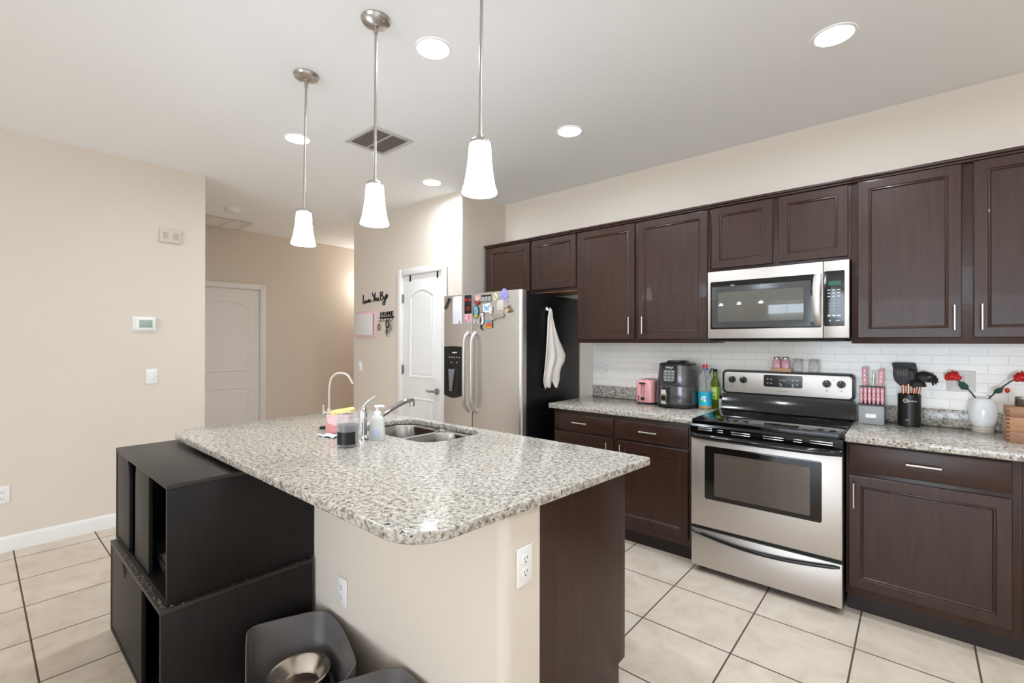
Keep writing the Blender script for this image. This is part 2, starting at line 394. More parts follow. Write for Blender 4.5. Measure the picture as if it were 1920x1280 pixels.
def door(name, x0, x1, z1, M, handle, label):
    """slab in local x/z, face towards -y at y=0; M places it"""
    d = obj(name, MB().box(x0, x1, 0.0, 0.035, 0.01, z1, 0.002).xf(M), WHITE); d['kind'] = 'structure'; d['label'] = label
    mb = MB(); w = x1 - x0
    bead(mb, arch_panel(x0 + .115, x1 - .115, 1.02, z1 - .22, 0.075), -0.0005)
    obj('arched_panel', mb.xf(M), WHITE, d)
    mb = MB(); bead(mb, [(x0 + .115, 0.2), (x1 - .115, 0.2), (x1 - .115, 0.82), (x0 + .115, 0.82)], -0.0005)
    obj('lower_panel', mb.xf(M), WHITE, d)
    cs = 0.062
    mb = MB()
    for a, b, c, e in ((x0 - .012 - cs, x0 - .008, 0, z1 + .012 + cs), (x1 + .008, x1 + .012 + cs, 0, z1 + .012 + cs), (x0 - .008, x1 + .008, z1 + .008, z1 + .012 + cs)):
        mb.box(a, b, -0.020, -0.008, c, e, 0.003).box(a + .012, b - .008, -0.024, -0.019, c, e - .012, 0.002)
    mb.box(x0 - .012, x0 - .003, -0.008, 0.03, 0, z1 + .008).box(x1 + .003, x1 + .012, -0.008, 0.03, 0, z1 + .008).box(x0, x1, -0.008, 0.03, z1 + .003, z1 + .01)
    obj('door_frame', mb.xf(M), WHITE, d)
    for z in (0.25, 1.10, z1 - .23):
        obj('hinge', MB().cyl((x0 - .003, -.012, z - .045), (x0 - .003, -.012, z + .045), .006, n=10).box(x0 - .003, x0 + .012, -.004, -.0005, z - .045, z + .045).xf(M), NICKEL, d)
    if handle:
        hx = x1 - .07
        h = obj('lever_handle', MB().cyl((hx, -.001, .905), (hx, -.014, .905), .031).cyl((hx, -.014, .905), (hx, -.052, .905), .011, n=14).tube(spline([(hx + .01, -.05, .905), (hx - .03, -.054, .908), (hx - .075, -.05, .902), (hx - .115, -.046, .915)]), [.011] * 7 + [.010] * 6 + [.008] * 5 + [.006], 12).xf(M), NICKEL, d)
    return d
door('door_1', -3.005, -2.385, 2.065, Matrix.Translation((0, YP - .01, 0)), True, 'white arch-panel pantry door with a nickel lever, left of the fridge')
# hall door: x axis runs along +y, face to +x
MH = Matrix.Translation((XH + .01, 0, 0)) @ Matrix(((0, -1, 0, 0), (1, 0, 0, 0), (0, 0, 1, 0), (0, 0, 0, 1)))
door('door_2', -1.90, -1.145, 2.04, MH, False, 'white arch-panel door at the end of the hall')
# ------------------------------------------------------------------ ceiling lights
LENS = mat('frosted_lens_lit', (255, 255, 255), 0.5, emit=(250, 252, 255), es=12.0)
cans = [(-0.703, -2.120, 'round recessed ceiling light above the near end of the island, biggest of the five but one'),
        (0.757, -0.990, 'round recessed ceiling light above the stove aisle, rightmost on the ceiling'),
        (-0.697, -0.968, 'round recessed ceiling light in front of the tall two-door upper cabinet'),
        (-2.180, -2.093, 'round recessed ceiling light behind the rod of the far left pendant'),
        (-2.166, -0.924, 'small far recessed ceiling light in front of the pantry wall corner'),
        (0.757, -2.120, 'round recessed ceiling light above the right end of the island, outside the picture'),
        (2.217, -0.990, 'round recessed ceiling light right of the picture, nearest the cabinet wall'),
        (2.217, -2.120, 'round recessed ceiling light right of the picture, farther from the cabinet wall')]
cans[0] = (cans[0][0], cans[0][1], 'round recessed ceiling light between the middle and near pendant rods')
for x, y, lb in cans:
    t = thing('recessed_light', lb, 'ceiling light', (x, y, ZC), group='recessed ceiling lights')
    obj('trim_ring', MB().lathe([(.0755, -.002), (.077, -.005), (.083, -.005), (.087, -.001), (.087, -.0002)], (x, y, ZC), 40, cap=False), WHITE, t)
    obj('lens', MB().lathe([(.0765, -.0005), (.0765, -.004), (.04, -.008), (.001, -.009)], (x, y, ZC), 40), LENS, t)
    L = bpy.data.lights.new('recessed_light_lamp', 'AREA'); L.shape = 'DISK'; L.size = .13; L.energy = CAN_W; L.spread = 3.0; L.color = (.80, .91, 1.0)
    lo = bpy.data.objects.new('recessed_light_lamp', L); COL.objects.link(lo); lo.parent = t; lo.location = (0, 0, -.014)
# ------------------------------------------------------------------ pendants
SHADE = mat('lit_frosted_shade', (250, 246, 240), 0.4, emit=(232, 242, 255), es=PENDANT_E)
def shade_gradient():
    N, Lk, I = nodes_of(SHADE)
    tc = N.new('ShaderNodeTexCoord'); s = N.new('ShaderNodeSeparateXYZ'); Lk.new(tc.outputs['Object'], s.inputs[0])
    mr = N.new('ShaderNodeMapRange'); mr.inputs[1].default_value = -.722; mr.inputs[2].default_value = -.79; mr.inputs[3].default_value = PENDANT_E * .027; mr.inputs[4].default_value = PENDANT_E
    Lk.new(s.outputs[2], mr.inputs[0]); Lk.new(mr.outputs[0], I['Emission Strength'])
shade_gradient()
def pendant():
    t = thing('pendant_lamp', 'x', 'pendant lamp', (0, 0, ZC), group='pendant lamps over the island')
    c = obj('canopy', MB().lathe([(.062, 0), (.063, -.004), (.058, -.014), (.040, -.022), (.014, -.027), (.012, -.03)], n=40), NICKEL, t, local=True)
    for sx in (-1, 1): obj('canopy_screw', MB().ball((sx * .045, .01 * sx, -.021), .005, 10, 6), NICKEL, c, local=True)
    obj('rod', MB().cyl((0, 0, -.028), (0, 0, -.70), .0058, n=14).cyl((0, 0, -.028), (0, 0, -.06), .009, n=14).cyl((0, 0, -.688), (0, 0, -.705), .009, n=14), NICKEL, t, local=True)
    obj('shade_cap', MB().lathe([(.008, -.700), (.030, -.706), (.035, -.712), (.035, -.718), (.03, -.719)], n=32), NICKEL, t, local=True)
    obj('lamp_shade', MB().lathe([(.012, -.716), (.030, -.716), (.037, -.722), (.0385, -.74), (.041, -.78), (.046, -.82), (.053, -.86), (.061, -.886), (.0595, -.889), (.052, -.860), (.043, -.80), (.034, -.73)], n=40), SHADE, t, local=True)
    return t
P0 = pendant()
for k, (x, y, sw, lb) in enumerate(((-1.382, -2.41, .016, 'frosted glass pendant lamp on a nickel rod, farthest left of the three over the island'), (-.736, -2.41, .005, 'frosted glass pendant lamp on a nickel rod, middle one of the three over the island'), (-.09, -2.41, .010, 'frosted glass pendant lamp on a nickel rod, largest and nearest of the three'))):
    o = P0 if k == 0 else copy_tree(P0)
    o.location = (x, y, ZC); o.rotation_euler = (-sw * .654, sw * .757, 0); o['label'] = lb
# ------------------------------------------------------------------ ceiling vent, return grille, smoke detector
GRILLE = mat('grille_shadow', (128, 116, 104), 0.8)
VENTW = mat('vent_white', (205, 200, 193), 0.5)
t = thing('ceiling_vent', 'square white ceiling air vent with two banks of slats behind the middle pendant', 'air vent', (-1.785, -1.707, ZC))
vx0, vx1, vy0, vy1 = -1.968, -1.602, -1.868, -1.547
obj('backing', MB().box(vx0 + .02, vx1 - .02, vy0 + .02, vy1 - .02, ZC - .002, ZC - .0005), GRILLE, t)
mb = MB(); fz = ZC - .008
for a, b, c, d in ((vx0, vx1, vy0, vy0 + .03), (vx0, vx1, vy1 - .03, vy1), (vx0, vx0 + .03, vy0 + .03, vy1 - .03), (vx1 - .03, vx1, vy0 + .03, vy1 - .03), (vx0 + .03, vx1 - .03, -1.713, -1.701)):
    mb.box(a, b, c, d, fz, ZC - .0005, .003)
obj('frame', mb, VENTW, t)
for k in range(14):
    x = vx0 + .042 + k * (vx1 - vx0 - .084) / 13
    for a, b in ((vy0 + .03, -1.713), (-1.701, vy1 - .03)):
        obj('slat', MB().prism([(x + .004, ZC - .0095), (x + .006, ZC - .0085), (x - .004, ZC - .003), (x - .007, ZC - .003)], a, b, 'y'), VENTW, t)
t = thing('return_air_grille', 'long white return air grille with three panels on the hall ceiling', 'air vent', (-5.09, -1.60, ZC))
gx0, gx1, gy0, gy1 = -5.335, -4.85, -2.05, -1.395
mb = MB().box(gx0, gx1, gy0, gy1, ZC - .012, ZC - .0005, .004)
obj('frame', mb, VENTW, t)
for k in range(3):
    y = gy0 + .02 + k * (gy1 - gy0 - .04) / 3 + .006
    obj('filter_panel', MB().rings(gx0 + .03, gx1 - .03, y, y + (gy1 - gy0 - .04) / 3 - .012, [(0, ZC - .0115), (.004, ZC - .017), (.012, ZC - .017), (.018, ZC - .013)]).xf(Matrix(((1, 0, 0, 0), (0, 0, 1, 0), (0, 1, 0, 0), (0, 0, 0, 1)))), WHITE, t)
t = thing('smoke_detector', 'round white smoke detector on the hall ceiling', 'smoke detector', (-4.37, -1.78, ZC))
obj('base', MB().lathe([(.075, 0), (.075, -.012), (.07, -.015)], (-4.37, -1.78, ZC), 32), PLASTIC, t)
obj('cover', MB().lathe([(.066, -.0145), (.062, -.035), (.05, -.042), (.001, -.044)], (-4.37, -1.78, ZC), 32), PLASTIC, t)
# hall wall lamp, out of sight round the pantry corner
t = thing('wall_sconce', 'small frosted wall sconce in the hall, round the pantry corner', 'wall lamp', (XH, .42, 2.16))
obj('back_plate', MB().cyl((XH, .42, 2.16), (XH + .02, .42, 2.16), .06), NICKEL, t)
obj('lamp_shade', MB().lathe([(.04, -.09), (.06, .0), (.07, .08)], (XH + .1, .42, 2.16), 24), mat('sconce_glass', (255, 250, 240), .4, emit=(255, 240, 215), es=8), t)
obj('arm', MB().cyl((XH + .02, .42, 2.11), (XH + .1, .42, 2.09), .01), NICKEL, t)
L = bpy.data.lights.new('wall_sconce_lamp', 'POINT'); L.energy = HALL_W; L.shadow_soft_size = .06; L.color = (1, .97, .93)
lo = bpy.data.objects.new('wall_sconce_lamp', L); COL.objects.link(lo); lo.parent = t; lo.location = (.19, 0, .05)
# ------------------------------------------------------------------ wall plates
def plate_part(M, kind, t):
    pl = obj('cover_plate', MB().box(-.036, .036, -.006, -.0005, -.058, .058, .003).xf(M), PLASTIC, t)
    if kind == 'outlet':
        for s in (-1, 1):
            z = s * .02
            r = obj('socket', MB().prism([(.0165 * math.cos(a) if abs(math.cos(a)) < .9 else .015 * (1 if math.cos(a) > 0 else -1), z + .0145 * math.sin(a)) for a in [2 * PI * k / 24 for k in range(24)]], -.0085, -.005, 'y', .0006).xf(M), PLASTIC, t)
            obj('slot', MB().box(-.0075, -.0055, -.0089, -.0084, z + .000, z + .009).box(.0055, .0075, -.0089, -.0084, z + .000, z + .009).cyl((0, -.0089, z - .007), (0, -.0084, z - .007), .0028, n=10).xf(M), MATBLACK, r)
    else:
        obj('rocker', MB().box(-.017, .017, -.010, -.005, -.034, .034, .002).xf(M), PLASTIC, t)
def plate(name, label, cat, kind, M, group=None):
    t = thing(name, label, cat, M.translation, group=group); plate_part(M, kind, t); return t
TO_X = Matrix(((0, -1, 0, 0), (1, 0, 0, 0), (0, 0, 1, 0), (0, 0, 0, 1)))   # -y face turned to +x
plate('wall_outlet', 'white power outlet on the beige end of the island knee wall', 'power outlet', 'outlet', at(TO_X, .139, -2.462, .708))
plate('wall_outlet', 'white power outlet low on the island knee wall above the dog feeder', 'power outlet', 'outlet', at(Matrix.Identity(4), -.752, -2.55, .352))
plate('wall_outlet', 'white power outlet low on the beige left wall above the baseboard', 'power outlet', 'outlet', at(TO_X, XL, -3.425, .375))
plate('wall_outlet', 'white power outlet in the tile left of the pink toaster', 'power outlet', 'outlet', at(Matrix.Identity(4), -.95, -.010, 1.163))
plate('light_switch', 'white rocker light switch on the left wall below the thermostat', 'light switch', 'switch', at(TO_X, XL, -2.632, 1.112))
plate('light_switch', 'white rocker light switch on the pantry wall below the pink framed board', 'light switch', 'switch', at(Matrix.Identity(4), -3.842, YP, 1.10))
M = at(Matrix.Identity(4), 1.226, -.010, 1.172)
t = thing('switch_plate', 'white double wall plate in the tile behind the red glass roses', 'light switch', M.translation)
obj('cover_plate', MB().box(-.058, .058, -.006, -.0005, -.058, .058, .003).xf(M), PLASTIC, t)
for s in (-.023, .023): obj('rocker', MB().box(s - .016, s + .016, -.010, -.005, -.034, .034, .002).xf(M), PLASTIC, t)
M = at(TO_X, XL, -2.68, 1.518)
t = thing('thermostat', 'white wall thermostat with a pale green display on the left wall', 'thermostat', M.translation)
obj('back_plate', MB().box(-.072, .072, -.008, -.0005, -.058, .058, .004).xf(M), PLASTIC, t)
b = obj('body', MB().box(-.058, .064, -.028, -.007, -.044, .046, .005).xf(M), PLASTIC, t)
obj('screen', MB().box(-.036, .046, -.0292, -.0278, -.026, .034, .0004).xf(M), mat('lcd_green', (160, 178, 166), .25), b)
M = at(TO_X, XL, -2.515, 2.231)
t = thing('door_chime', 'small cream wall box with two square grilles high on the left wall', 'door chime', M.translation)
obj('case', MB().box(-.072, .072, -.02, -.0005, -.055, .055, .004).xf(M), CREAM, t)
for s in (-.034, .034): obj('speaker_grille', MB().rings(s - .016, s + .016, -.026, .026, [(0, -.0195), (.002, -.023), (.005, -.021)]).xf(M), mat('grille_tan', (192, 178, 160), .5), t)
# ------------------------------------------------------------------ cabinets
def front_panel(x0, x1, z0, z1, yf, rail=.048):
    """framed door: mitred rails, beaded inner edge, recessed flat panel; front at yf"""
    return MB().rings(x0, x1, z0, z1, [(0, yf + .019), (0, yf + .003), (.003, yf), (rail, yf), (rail + .003, yf + .004), (rail + .008, yf + .002), (rail + .011, yf + .004), (rail + .014, yf + .009)])
def slab(x0, x1, z0, z1, yf):
    return MB().rings(x0, x1, z0, z1, [(0, yf + .019), (0, yf + .004), (.003, yf + .002), (.008, yf)])
def pull_v(x, z, yf, L=.125):
    return MB().cyl((x, yf - .030, z - L / 2), (x, yf - .030, z + L / 2), .0055, n=14).cyl((x, yf - .0005, z - L * .38), (x, yf - .03, z - L * .38), .004, n=10).cyl((x, yf - .0005, z + L * .38), (x, yf - .03, z + L * .38), .004, n=10)
def pull_h(x, z, yf, L=.125):
    return MB().cyl((x - L / 2, yf - .030, z), (x + L / 2, yf - .030, z), .0055, n=14).cyl((x - L * .38, yf - .0005, z), (x - L * .38, yf - .03, z), .004, n=10).cyl((x + L * .38, yf - .0005, z), (x + L * .38, yf - .03, z), .004, n=10)
UF = -.345
def upper(label, x0, x1, z0, doors, pulls=()):
    t = thing('upper_cabinet', label, 'kitchen cabinet', ((x0 + x1) / 2, -.16, z0))
    obj('body', MB().box(x0, x1, UF + .0205, -.0015 if z0 > 1.7 else -.0105, z0, 2.288, .0015), WOOD, t)
    obj('top_moulding', MB().box(x0, x1, UF - .006, -.0015, 2.289, 2.303, .002).box(x0, x1, UF + .004, UF + .02, 2.276, 2.289, .002), WOODB, t)
    for k, (a, b, c, d) in enumerate(doors):
        dr = obj('door', front_panel(a, b, c, d, UF), WOOD, t)
        if k < len(pulls) and pulls[k] is not None: obj('handle', pull_v(pulls[k], 1.507, UF), PULL, dr)
    return t
ucA = upper('low dark wood wall cabinet with two small doors above the fridge', -2.092, -1.046, 1.812, ((-2.05, -1.54, 1.836, 2.268), (-1.512, -1.056, 1.836, 2.268)))
obj('underside', MB().box(-2.06, -1.06, -.32, -.015, 1.8085, 1.8115), OAK, ucA, label='bare light wood underside above the fridge')
upper('tall dark wood wall cabinet with two doors between fridge and microwave', -1.0455, -.002, 1.377, ((-1.035, -.540, 1.406, 2.268), (-.511, -.014, 1.406, 2.268)), (-.573, -.467))
upper('low dark wood wall cabinet with two small doors directly above the microwave', -.0015, .765, 1.846, ((.013, .374, 1.868, 2.268), (.405, .751, 1.868, 2.268)))
upper('tall dark wood wall cabinet with two doors right of the microwave', .7655, 1.70, 1.377, ((.795, 1.211, 1.408, 2.272), (1.253, 1.67, 1.408, 2.272)), (1.184, 1.281))
BF = -.63
def base(label, x0, x1, drawers, doors):
    t = thing('base_cabinet', label, 'kitchen cabinet', ((x0 + x1) / 2, -.3, 0))
    obj('body', MB().box(x0, x1, BF + .0205, -.0015, .10, .8775, .0015), WOOD, t)
    obj('toe_kick', MB().box(x0, x1, -.557, -.54, .0, .0995), TOEK, t)
    for a, b, c, d, px in drawers:
        dr = obj('drawer', slab(a, b, c, d, BF), WOODB, t); obj('handle', pull_h(px, (c + d) / 2 + .004, BF), PULL, dr)
    for a, b, c, d, px, pz in doors:
        dr = obj('door', front_panel(a, b, c, d, BF), WOOD, t); obj('handle', pull_v(px, pz, BF), PULL, dr)
base('dark wood base cabinet with two drawers and two doors, left of the stove', -1.075, -.004,
     ((-1.061, -.565, .728, .844, -.82), (-.530, -.037, .722, .846, -.292)), ((-1.061, -.565, .150, .708, -.60, .62), (-.530, -.037, .150, .704, -.495, .62)))
base('dark wood base cabinet with one drawer and one wide door, right of the stove', .766, 1.384, ((.779, 1.353, .730, .868, 1.065),), ((.779, 1.353, .143, .708, .801, .614),))
base('sliver of dark wood base cabinet at the right edge of the picture', 1.3845, 2.20, ((1.41, 2.17, .730, .868, 1.79),), ((1.41, 2.17, .143, .708, 1.45, .614),))
# --- granite worktops with splash strips
def worktop(label, x0, x1):
    t = thing('worktop', label, 'countertop', ((x0 + x1) / 2, -.33, .878))
    obj('slab', MB().box(x0, x1, -.653, -.0015, .8785, .915, .005), GRAN, t)
    tag(obj('splash_strip', MB().box(max(x0, -1.09), x1, -.021, -.0105, .9155, 1.013, .003), GRAN, None, ((x0 + x1) / 2, -.015, .9155)), label.replace('worktop', 'splash strip along the tile').split(',')[0], 'backsplash')
worktop('speckled granite worktop left of the stove, under toaster and air fryer', -1.10, -.001)
worktop('speckled granite worktop right of the stove, under the knife block', .7635, 2.2)
# ------------------------------------------------------------------ island
kw = MB().prism(bull(-1.78, .139, -2.55, -2.382, ('rf', 'lf'), .035), 0, .8815)
struct('wall_island', kw, WALL, 'beige knee wall carrying the island worktop overhang')
t = thing('island_cabinet', 'dark wood island cabinet whose plain end panel faces the stove', 'kitchen cabinet', (-.8, -2.1, 0))
obj('body', MB().prism([(-2.381, .0), (-1.863, .0), (-1.863, .1), (-1.8105, .1), (-1.8105, .8815), (-2.381, .8815)], .121, .139, 'x', .001), WOOD, t, label='plain dark end panel with a toe notch')
obj('back_panel', MB().box(-1.78, .1205, -2.381, -2.365, .02, .8815).box(-1.78, -1.765, -2.364, -1.812, .1, .8815).box(-1.764, .1205, -2.364, -1.812, .1, .115), WOODB, t)
obj('toe_kick', MB().box(-1.76, .12, -1.88, -1.865, 0, .0995), TOEK, t)
for k in range(4):
    a = -1.76 + k * .474
    dm = MB().rings(-(a + .468), -a, .11, .70, [(0, 1.8095), (0, 1.793), (.003, 1.79), (.05, 1.79), (.055, 1.795), (.062, 1.799)])
    for v in dm.bm.verts: v.co = Vector((-v.co.x, -v.co.y, v.co.z))
    dr = obj('door', dm, WOOD, t)
    hx = a + (.43 if k % 2 == 0 else .04)
    obj('handle', MB().cyl((hx, -1.76, .56), (hx, -1.76, .685), .0055, n=12).cyl((hx, -1.789, .58), (hx, -1.76, .58), .004, n=8).cyl((hx, -1.789, .665), (hx, -1.76, .665), .004, n=8), PULL, dr)
    ws = MB().rings(-(a + .468), -a, .72, .87, [(0, 1.8095), (0, 1.793), (.004, 1.79)])
    for v in ws.bm.verts: v.co = Vector((-v.co.x, -v.co.y, v.co.z))
    obj('drawer', ws, WOODB, t)
# worktop outline with sink cut-out
def arc(cx, cy, r, a0, a1, n=12): return [(cx + r * math.cos(math.radians(a0 + (a1 - a0) * k / n)), cy + r * math.sin(math.radians(a0 + (a1 - a0) * k / n))) for k in range(n + 1)]
OUT = arc(.150 - .13, -2.876 + .13, .13, -90, 0) + arc(.222 - .015, -1.745 - .015, .015, 3, 90, 4) + arc(-1.90 + .03, -1.745 - .03, .03, 90, 180, 5) + arc(-1.93 + .12, -2.876 + .12, .12, 180, 270, 9)
HOLE = rrect(-1.33, -.655, -2.185, -1.795, .11, 8)
def slab_with_hole(out, hole, z0, z1, bev):
    bm = bmesh.new()
    def ring(P, z): 
        vs = [bm.verts.new((p[0], p[1], z)) for p in P]
        return vs, [bm.edges.new((vs[i], vs[(i + 1) % len(vs)])) for i in range(len(vs))]
    def inset(P, d): return [tuple(p) for p in offset_poly(P, d)]
    for z, flip in ((z1, False), (z0, True)):
        o, oe = ring(inset(out, bev), z); h, he = ring(inset(hole, -bev), z)
        bmesh.ops.triangle_fill(bm, use_beauty=True, edges=oe + he)
    def wall(P, s):
        n = len(P); secs = []
        for k in range(5):
            a = k / 4 * PI / 2; secs.append([(q[0], q[1], z0 + bev - bev * math.cos(a)) for q in inset(P, s * bev * (1 - math.sin(a)))])
        for k in range(5):
            a = k / 4 * PI / 2; secs.append([(q[0], q[1], z1 - bev + bev * math.sin(a)) for q in inset(P, s * bev * (1 - math.cos(a)))])
        rows = [[bm.verts.new(p) for p in sec] for sec in secs]
        for a, b in zip(rows, rows[1:]):
            for i in range(n): bm.faces.new((a[i], a[(i + 1) % n], b[(i + 1) % n], b[i]))
    wall(out, 1); wall(hole, -1)
    bmesh.ops.remove_doubles(bm, verts=bm.verts, dist=1e-5)
    m_ = MB(); m_.bm.free(); m_.bm = bm; return m_
isl = tag(obj('island_worktop', slab_with_hole(OUT, HOLE, .8825, .915, .007), GRAN, None, (-.8, -2.3, .8825), smooth=50), 'large speckled granite island worktop with a rounded near corner', 'countertop')
# sink
t = thing('sink', 'double-bowl stainless steel sink set under the island worktop', 'sink', (-1.0, -1.99, .69))
def basin(x0, x1, y0, y1, dep, r):
    mb = MB(); z = .8815
    secs = []
    for i, dz in ((-.016, 0), (0, 0), (.004, -.012), (.010, -.10), (.016, -dep + .03), (.03, -dep + .008), (.06, -dep)):
        secs.append([(p[0], p[1], z + dz) for p in rrect(x0 + i, x1 - i, y0 + i, y1 - i, max(.02, r - i * .6), 8)])
    mb.loft(secs, cap=False); mb.bm.faces.new([v for v in [mb.bm.verts.new(p) for p in secs[-1]]])
    return mb
b1 = obj('left_bowl', basin(-1.325, -.990, -2.18, -1.80, .19, .10), SINKM, t)
b2 = obj('right_bowl', basin(-.960, -.660, -2.18, -1.80, .19, .10), SINKM, t)
for b, x in ((b1, -1.16), (b2, -.81)): obj('drain', MB().lathe([(.045, .003), (.04, .006), (.03, .002), (.001, .001)], (x, -1.99, .8815 - .19), 24), CHROME, b)
# ------------------------------------------------------------------ taps and things by the sink
def on_faucet():
    bx, by = -.985, -2.318
    t = thing('kitchen_faucet', 'chrome single-lever kitchen faucet behind the soap bottle', 'faucet', (bx, by, .915))
    obj('base', MB().lathe([(.030, .0), (.030, .006), (.024, .012), (.020, .016)], (bx, by, .915), 28), CHROME, t)
    obj('body', MB().lathe([(.0185, .015), (.0185, .082), (.021, .085), (.021, .089), (.0195, .092), (.021, .122), (.018, .140), (.011, .155), (.004, .162)], (bx, by, .915), 28), CHROME, t)
    obj('lever', MB().tube(spline([(bx - .002, by, 1.060), (bx + .012, by + .011, 1.088), (bx + .029, by + .025, 1.106), (bx + .048, by + .042, 1.122)]), [.009] * 4 + [.0052] * 9 + [.0042] * 5 + [.0058], 12), CHROME, t)
    sp = obj('spout', MB().tube(spline([(bx, by, .958), (bx - .010, by + .06, .985), (bx - .024, by + .16, 1.03), (bx - .038, by + .26, 1.062), (bx - .045, by + .315, 1.068), (bx - .047, by + .33, 1.062)]), [.013] * 30 + [.013], 16), CHROME, t)
    obj('aerator', MB().cyl((bx - .047, by + .325, 1.066), (bx - .047, by + .325, 1.034), .015, .0145, 20), CHROME, sp)
on_faucet()
RO = mat('brushed_cream_metal', (206, 192, 182), .42, .25)
bx, by = -1.362, -2.291
t = thing('filter_faucet', 'thin gooseneck filtered-water faucet at the left end of the sink', 'faucet', (bx, by, .915))
obj('base', MB().lathe([(.022, 0), (.022, .01), (.012, .018), (.011, .10), (.008, .108)], (bx, by, .915), 24), RO, t)
dx, dy = .757, .654
gp = [(bx, by, 1.0), (bx, by, 1.12), (bx + .004 * dx, by + .004 * dy, 1.158)] + [(bx + (.062 - .058 * math.cos(a)) * dx, by + (.062 - .058 * math.cos(a)) * dy, 1.158 + .056 * math.sin(a)) for a in [PI * k / 8 for k in range(1, 7)]] + [(bx + .128 * dx, by + .128 * dy, 1.155)]
obj('spout', MB().tube(spline(gp, 5), .0058, 12), RO, t)
obj('lever', MB().cyl((bx, by, 1.0), (bx - .03 * dx, by - .03 * dy, 1.0), .006, n=12).tube([(bx - .03 * dx, by - .03 * dy, .99), (bx - .032 * dx, by - .032 * dy, 1.035)], [.006, .0045], 12).ball((bx - .032 * dx, by - .032 * dy, 1.036), .0055, 10, 6), RO, t)
obj('foot', MB().lathe([(.02, 0), (.016, .012), (.01, .014)], (bx - .022 * dx, by - .022 * dy - .01, .9152), 16), MATBLACK, t, label='small dark foot beside the faucet')
# sponge caddy: pink angled box, yellow sponge standing in it
cx, cy = -1.203, -2.316
t = thing('sponge_caddy', 'pale pink plastic sponge caddy on the island beside the gooseneck faucet', 'sponge holder', (cx, cy, .915), math.radians(36))
def caddy_sec(w, d, z, o=0): return [(p[0], p[1] + o, z) for p in rrect(-w / 2, w / 2, -d / 2, d / 2, .012, 4)]
obj('box', MB().loft([caddy_sec(.112, .06, 0), caddy_sec(.117, .064, .05), caddy_sec(.120, .068, .098), caddy_sec(.114, .062, .098), caddy_sec(.106, .056, .03)]), PINKL, t, local=True)
obj('front_band', MB().prism([(-.055, .003), (.055, .003), (.056, .032), (.02, .036), (-.03, .046), (-.057, .056)], -.0345, -.0325, 'y', .0005), mat('salmon_pink', (226, 150, 146), .45), t, local=True)
sp = thing('sponge', 'yellow sponge lying on top of the pink caddy', 'sponge', (cx, cy, 1.0135), math.radians(36))
obj('foam', MB().loft([[(p[0], p[1], z + .008 * math.sin(p[0] * 40)) for p in rrect(-.042 + i, .070 - i, -.033 + i, .033 - i, .012, 4)] for z, i in ((.003, .004), (.006, 0), (.021, 0), (.025, .005))]), mat('yellow_sponge', (246, 228, 140), .9, noise=.12, nscale=140, bump=.5), sp, local=True)
single('paper_sheet', 'small crumpled white plastic sheet lying in front of the pink caddy', 'plastic sheet', MB().surf(lambda u, v: (-1.22 + .13 * u + .02 * v, -2.44 + .075 * v + .03 * u, .9165 + .006 * abs(math.sin(7 * u + 5 * v)) + .004 * math.sin(11 * v)), 14, 10), mat('bluish_white_film', (222, 224, 236), .3), (-1.15, -2.4, .915), smooth=60)
# candle jar
jx, jy = -.888, -2.452
t = thing('candle_jar', 'glass jar candle with dark purple wax at the front of the island sink', 'candle', (jx, jy, .915))
obj('jar', MB().lathe([(.036, .0), (.044, .002), (.048, .010), (.048, .108), (.045, .118), (.037, .126), (.036, .132), (.040, .135), (.040, .150), (.038, .152), (.0355, .150), (.034, .132), (.042, .118), (.0455, .106), (.0455, .012), (.04, .006), (.001, .006)], (jx, jy, .915), 40), GLASS, t)
obj('wax', MB().lathe([(.001, .0075), (.039, .0075), (.045, .013), (.045, .098), (.001, .098)], (jx, jy, .915), 40), mat('dark_purple_wax', (62, 58, 74), .3), t)
obj('label', MB().loft([[(jx + .0484 * math.cos(a), jy + .0484 * math.sin(a), z) for a in [math.radians(-100 + 110 * k / 16) for k in range(17)]] for z in (.930, .985)], cap=False, close=False), mat('black_label', (16, 15, 17), .4), t, smooth=60)
# soap bottle
sx_, sy_ = -.911, -2.287
t = thing('soap_bottle', 'clear pump bottle of pale hand soap beside the sink', 'soap dispenser', (sx_, sy_, .915), math.radians(40))
def ell(rx, ry, z, n=28): return [(rx * math.copysign(abs(math.cos(a)) ** .7, math.cos(a)), ry * math.copysign(abs(math.sin(a)) ** .7, math.sin(a)), z) for a in [2 * PI * k / n for k in range(n)]]
obj('bottle', MB().loft([ell(.034, .027, 0), ell(.0365, .030, .006), ell(.0355, .029, .05), ell(.032, .026, .098), ell(.029, .024, .108), ell(.018, .017, .118), ell(.014, .014, .122)]), mat('pale_green_soap', (238, 240, 233), .18, trans=.25, ior=1.3), t, local=True)
obj('label', MB().box(-.020, .020, -.0305, -.0285, .014, .06, .0003).text('A', at(FACE_Y, .008, -.031, .03), .01), mat('faint_blue_print', (196, 202, 222), .4), t, local=True)
pu = obj('pump', MB().lathe([(.0165, .120), (.0165, .132), (.014, .136), (.006, .137), (.006, .155), (.013, .156), (.013, .162), (.001, .163)], n=24), PLASTIC, t, local=True)
obj('nozzle', MB().tube(spline([(-.012, 0, .159), (.01, 0, .161), (.028, 0, .160), (.034, 0, .157)]), [.006] * 14 + [.004] * 5, 10), PLASTIC, pu, local=True)
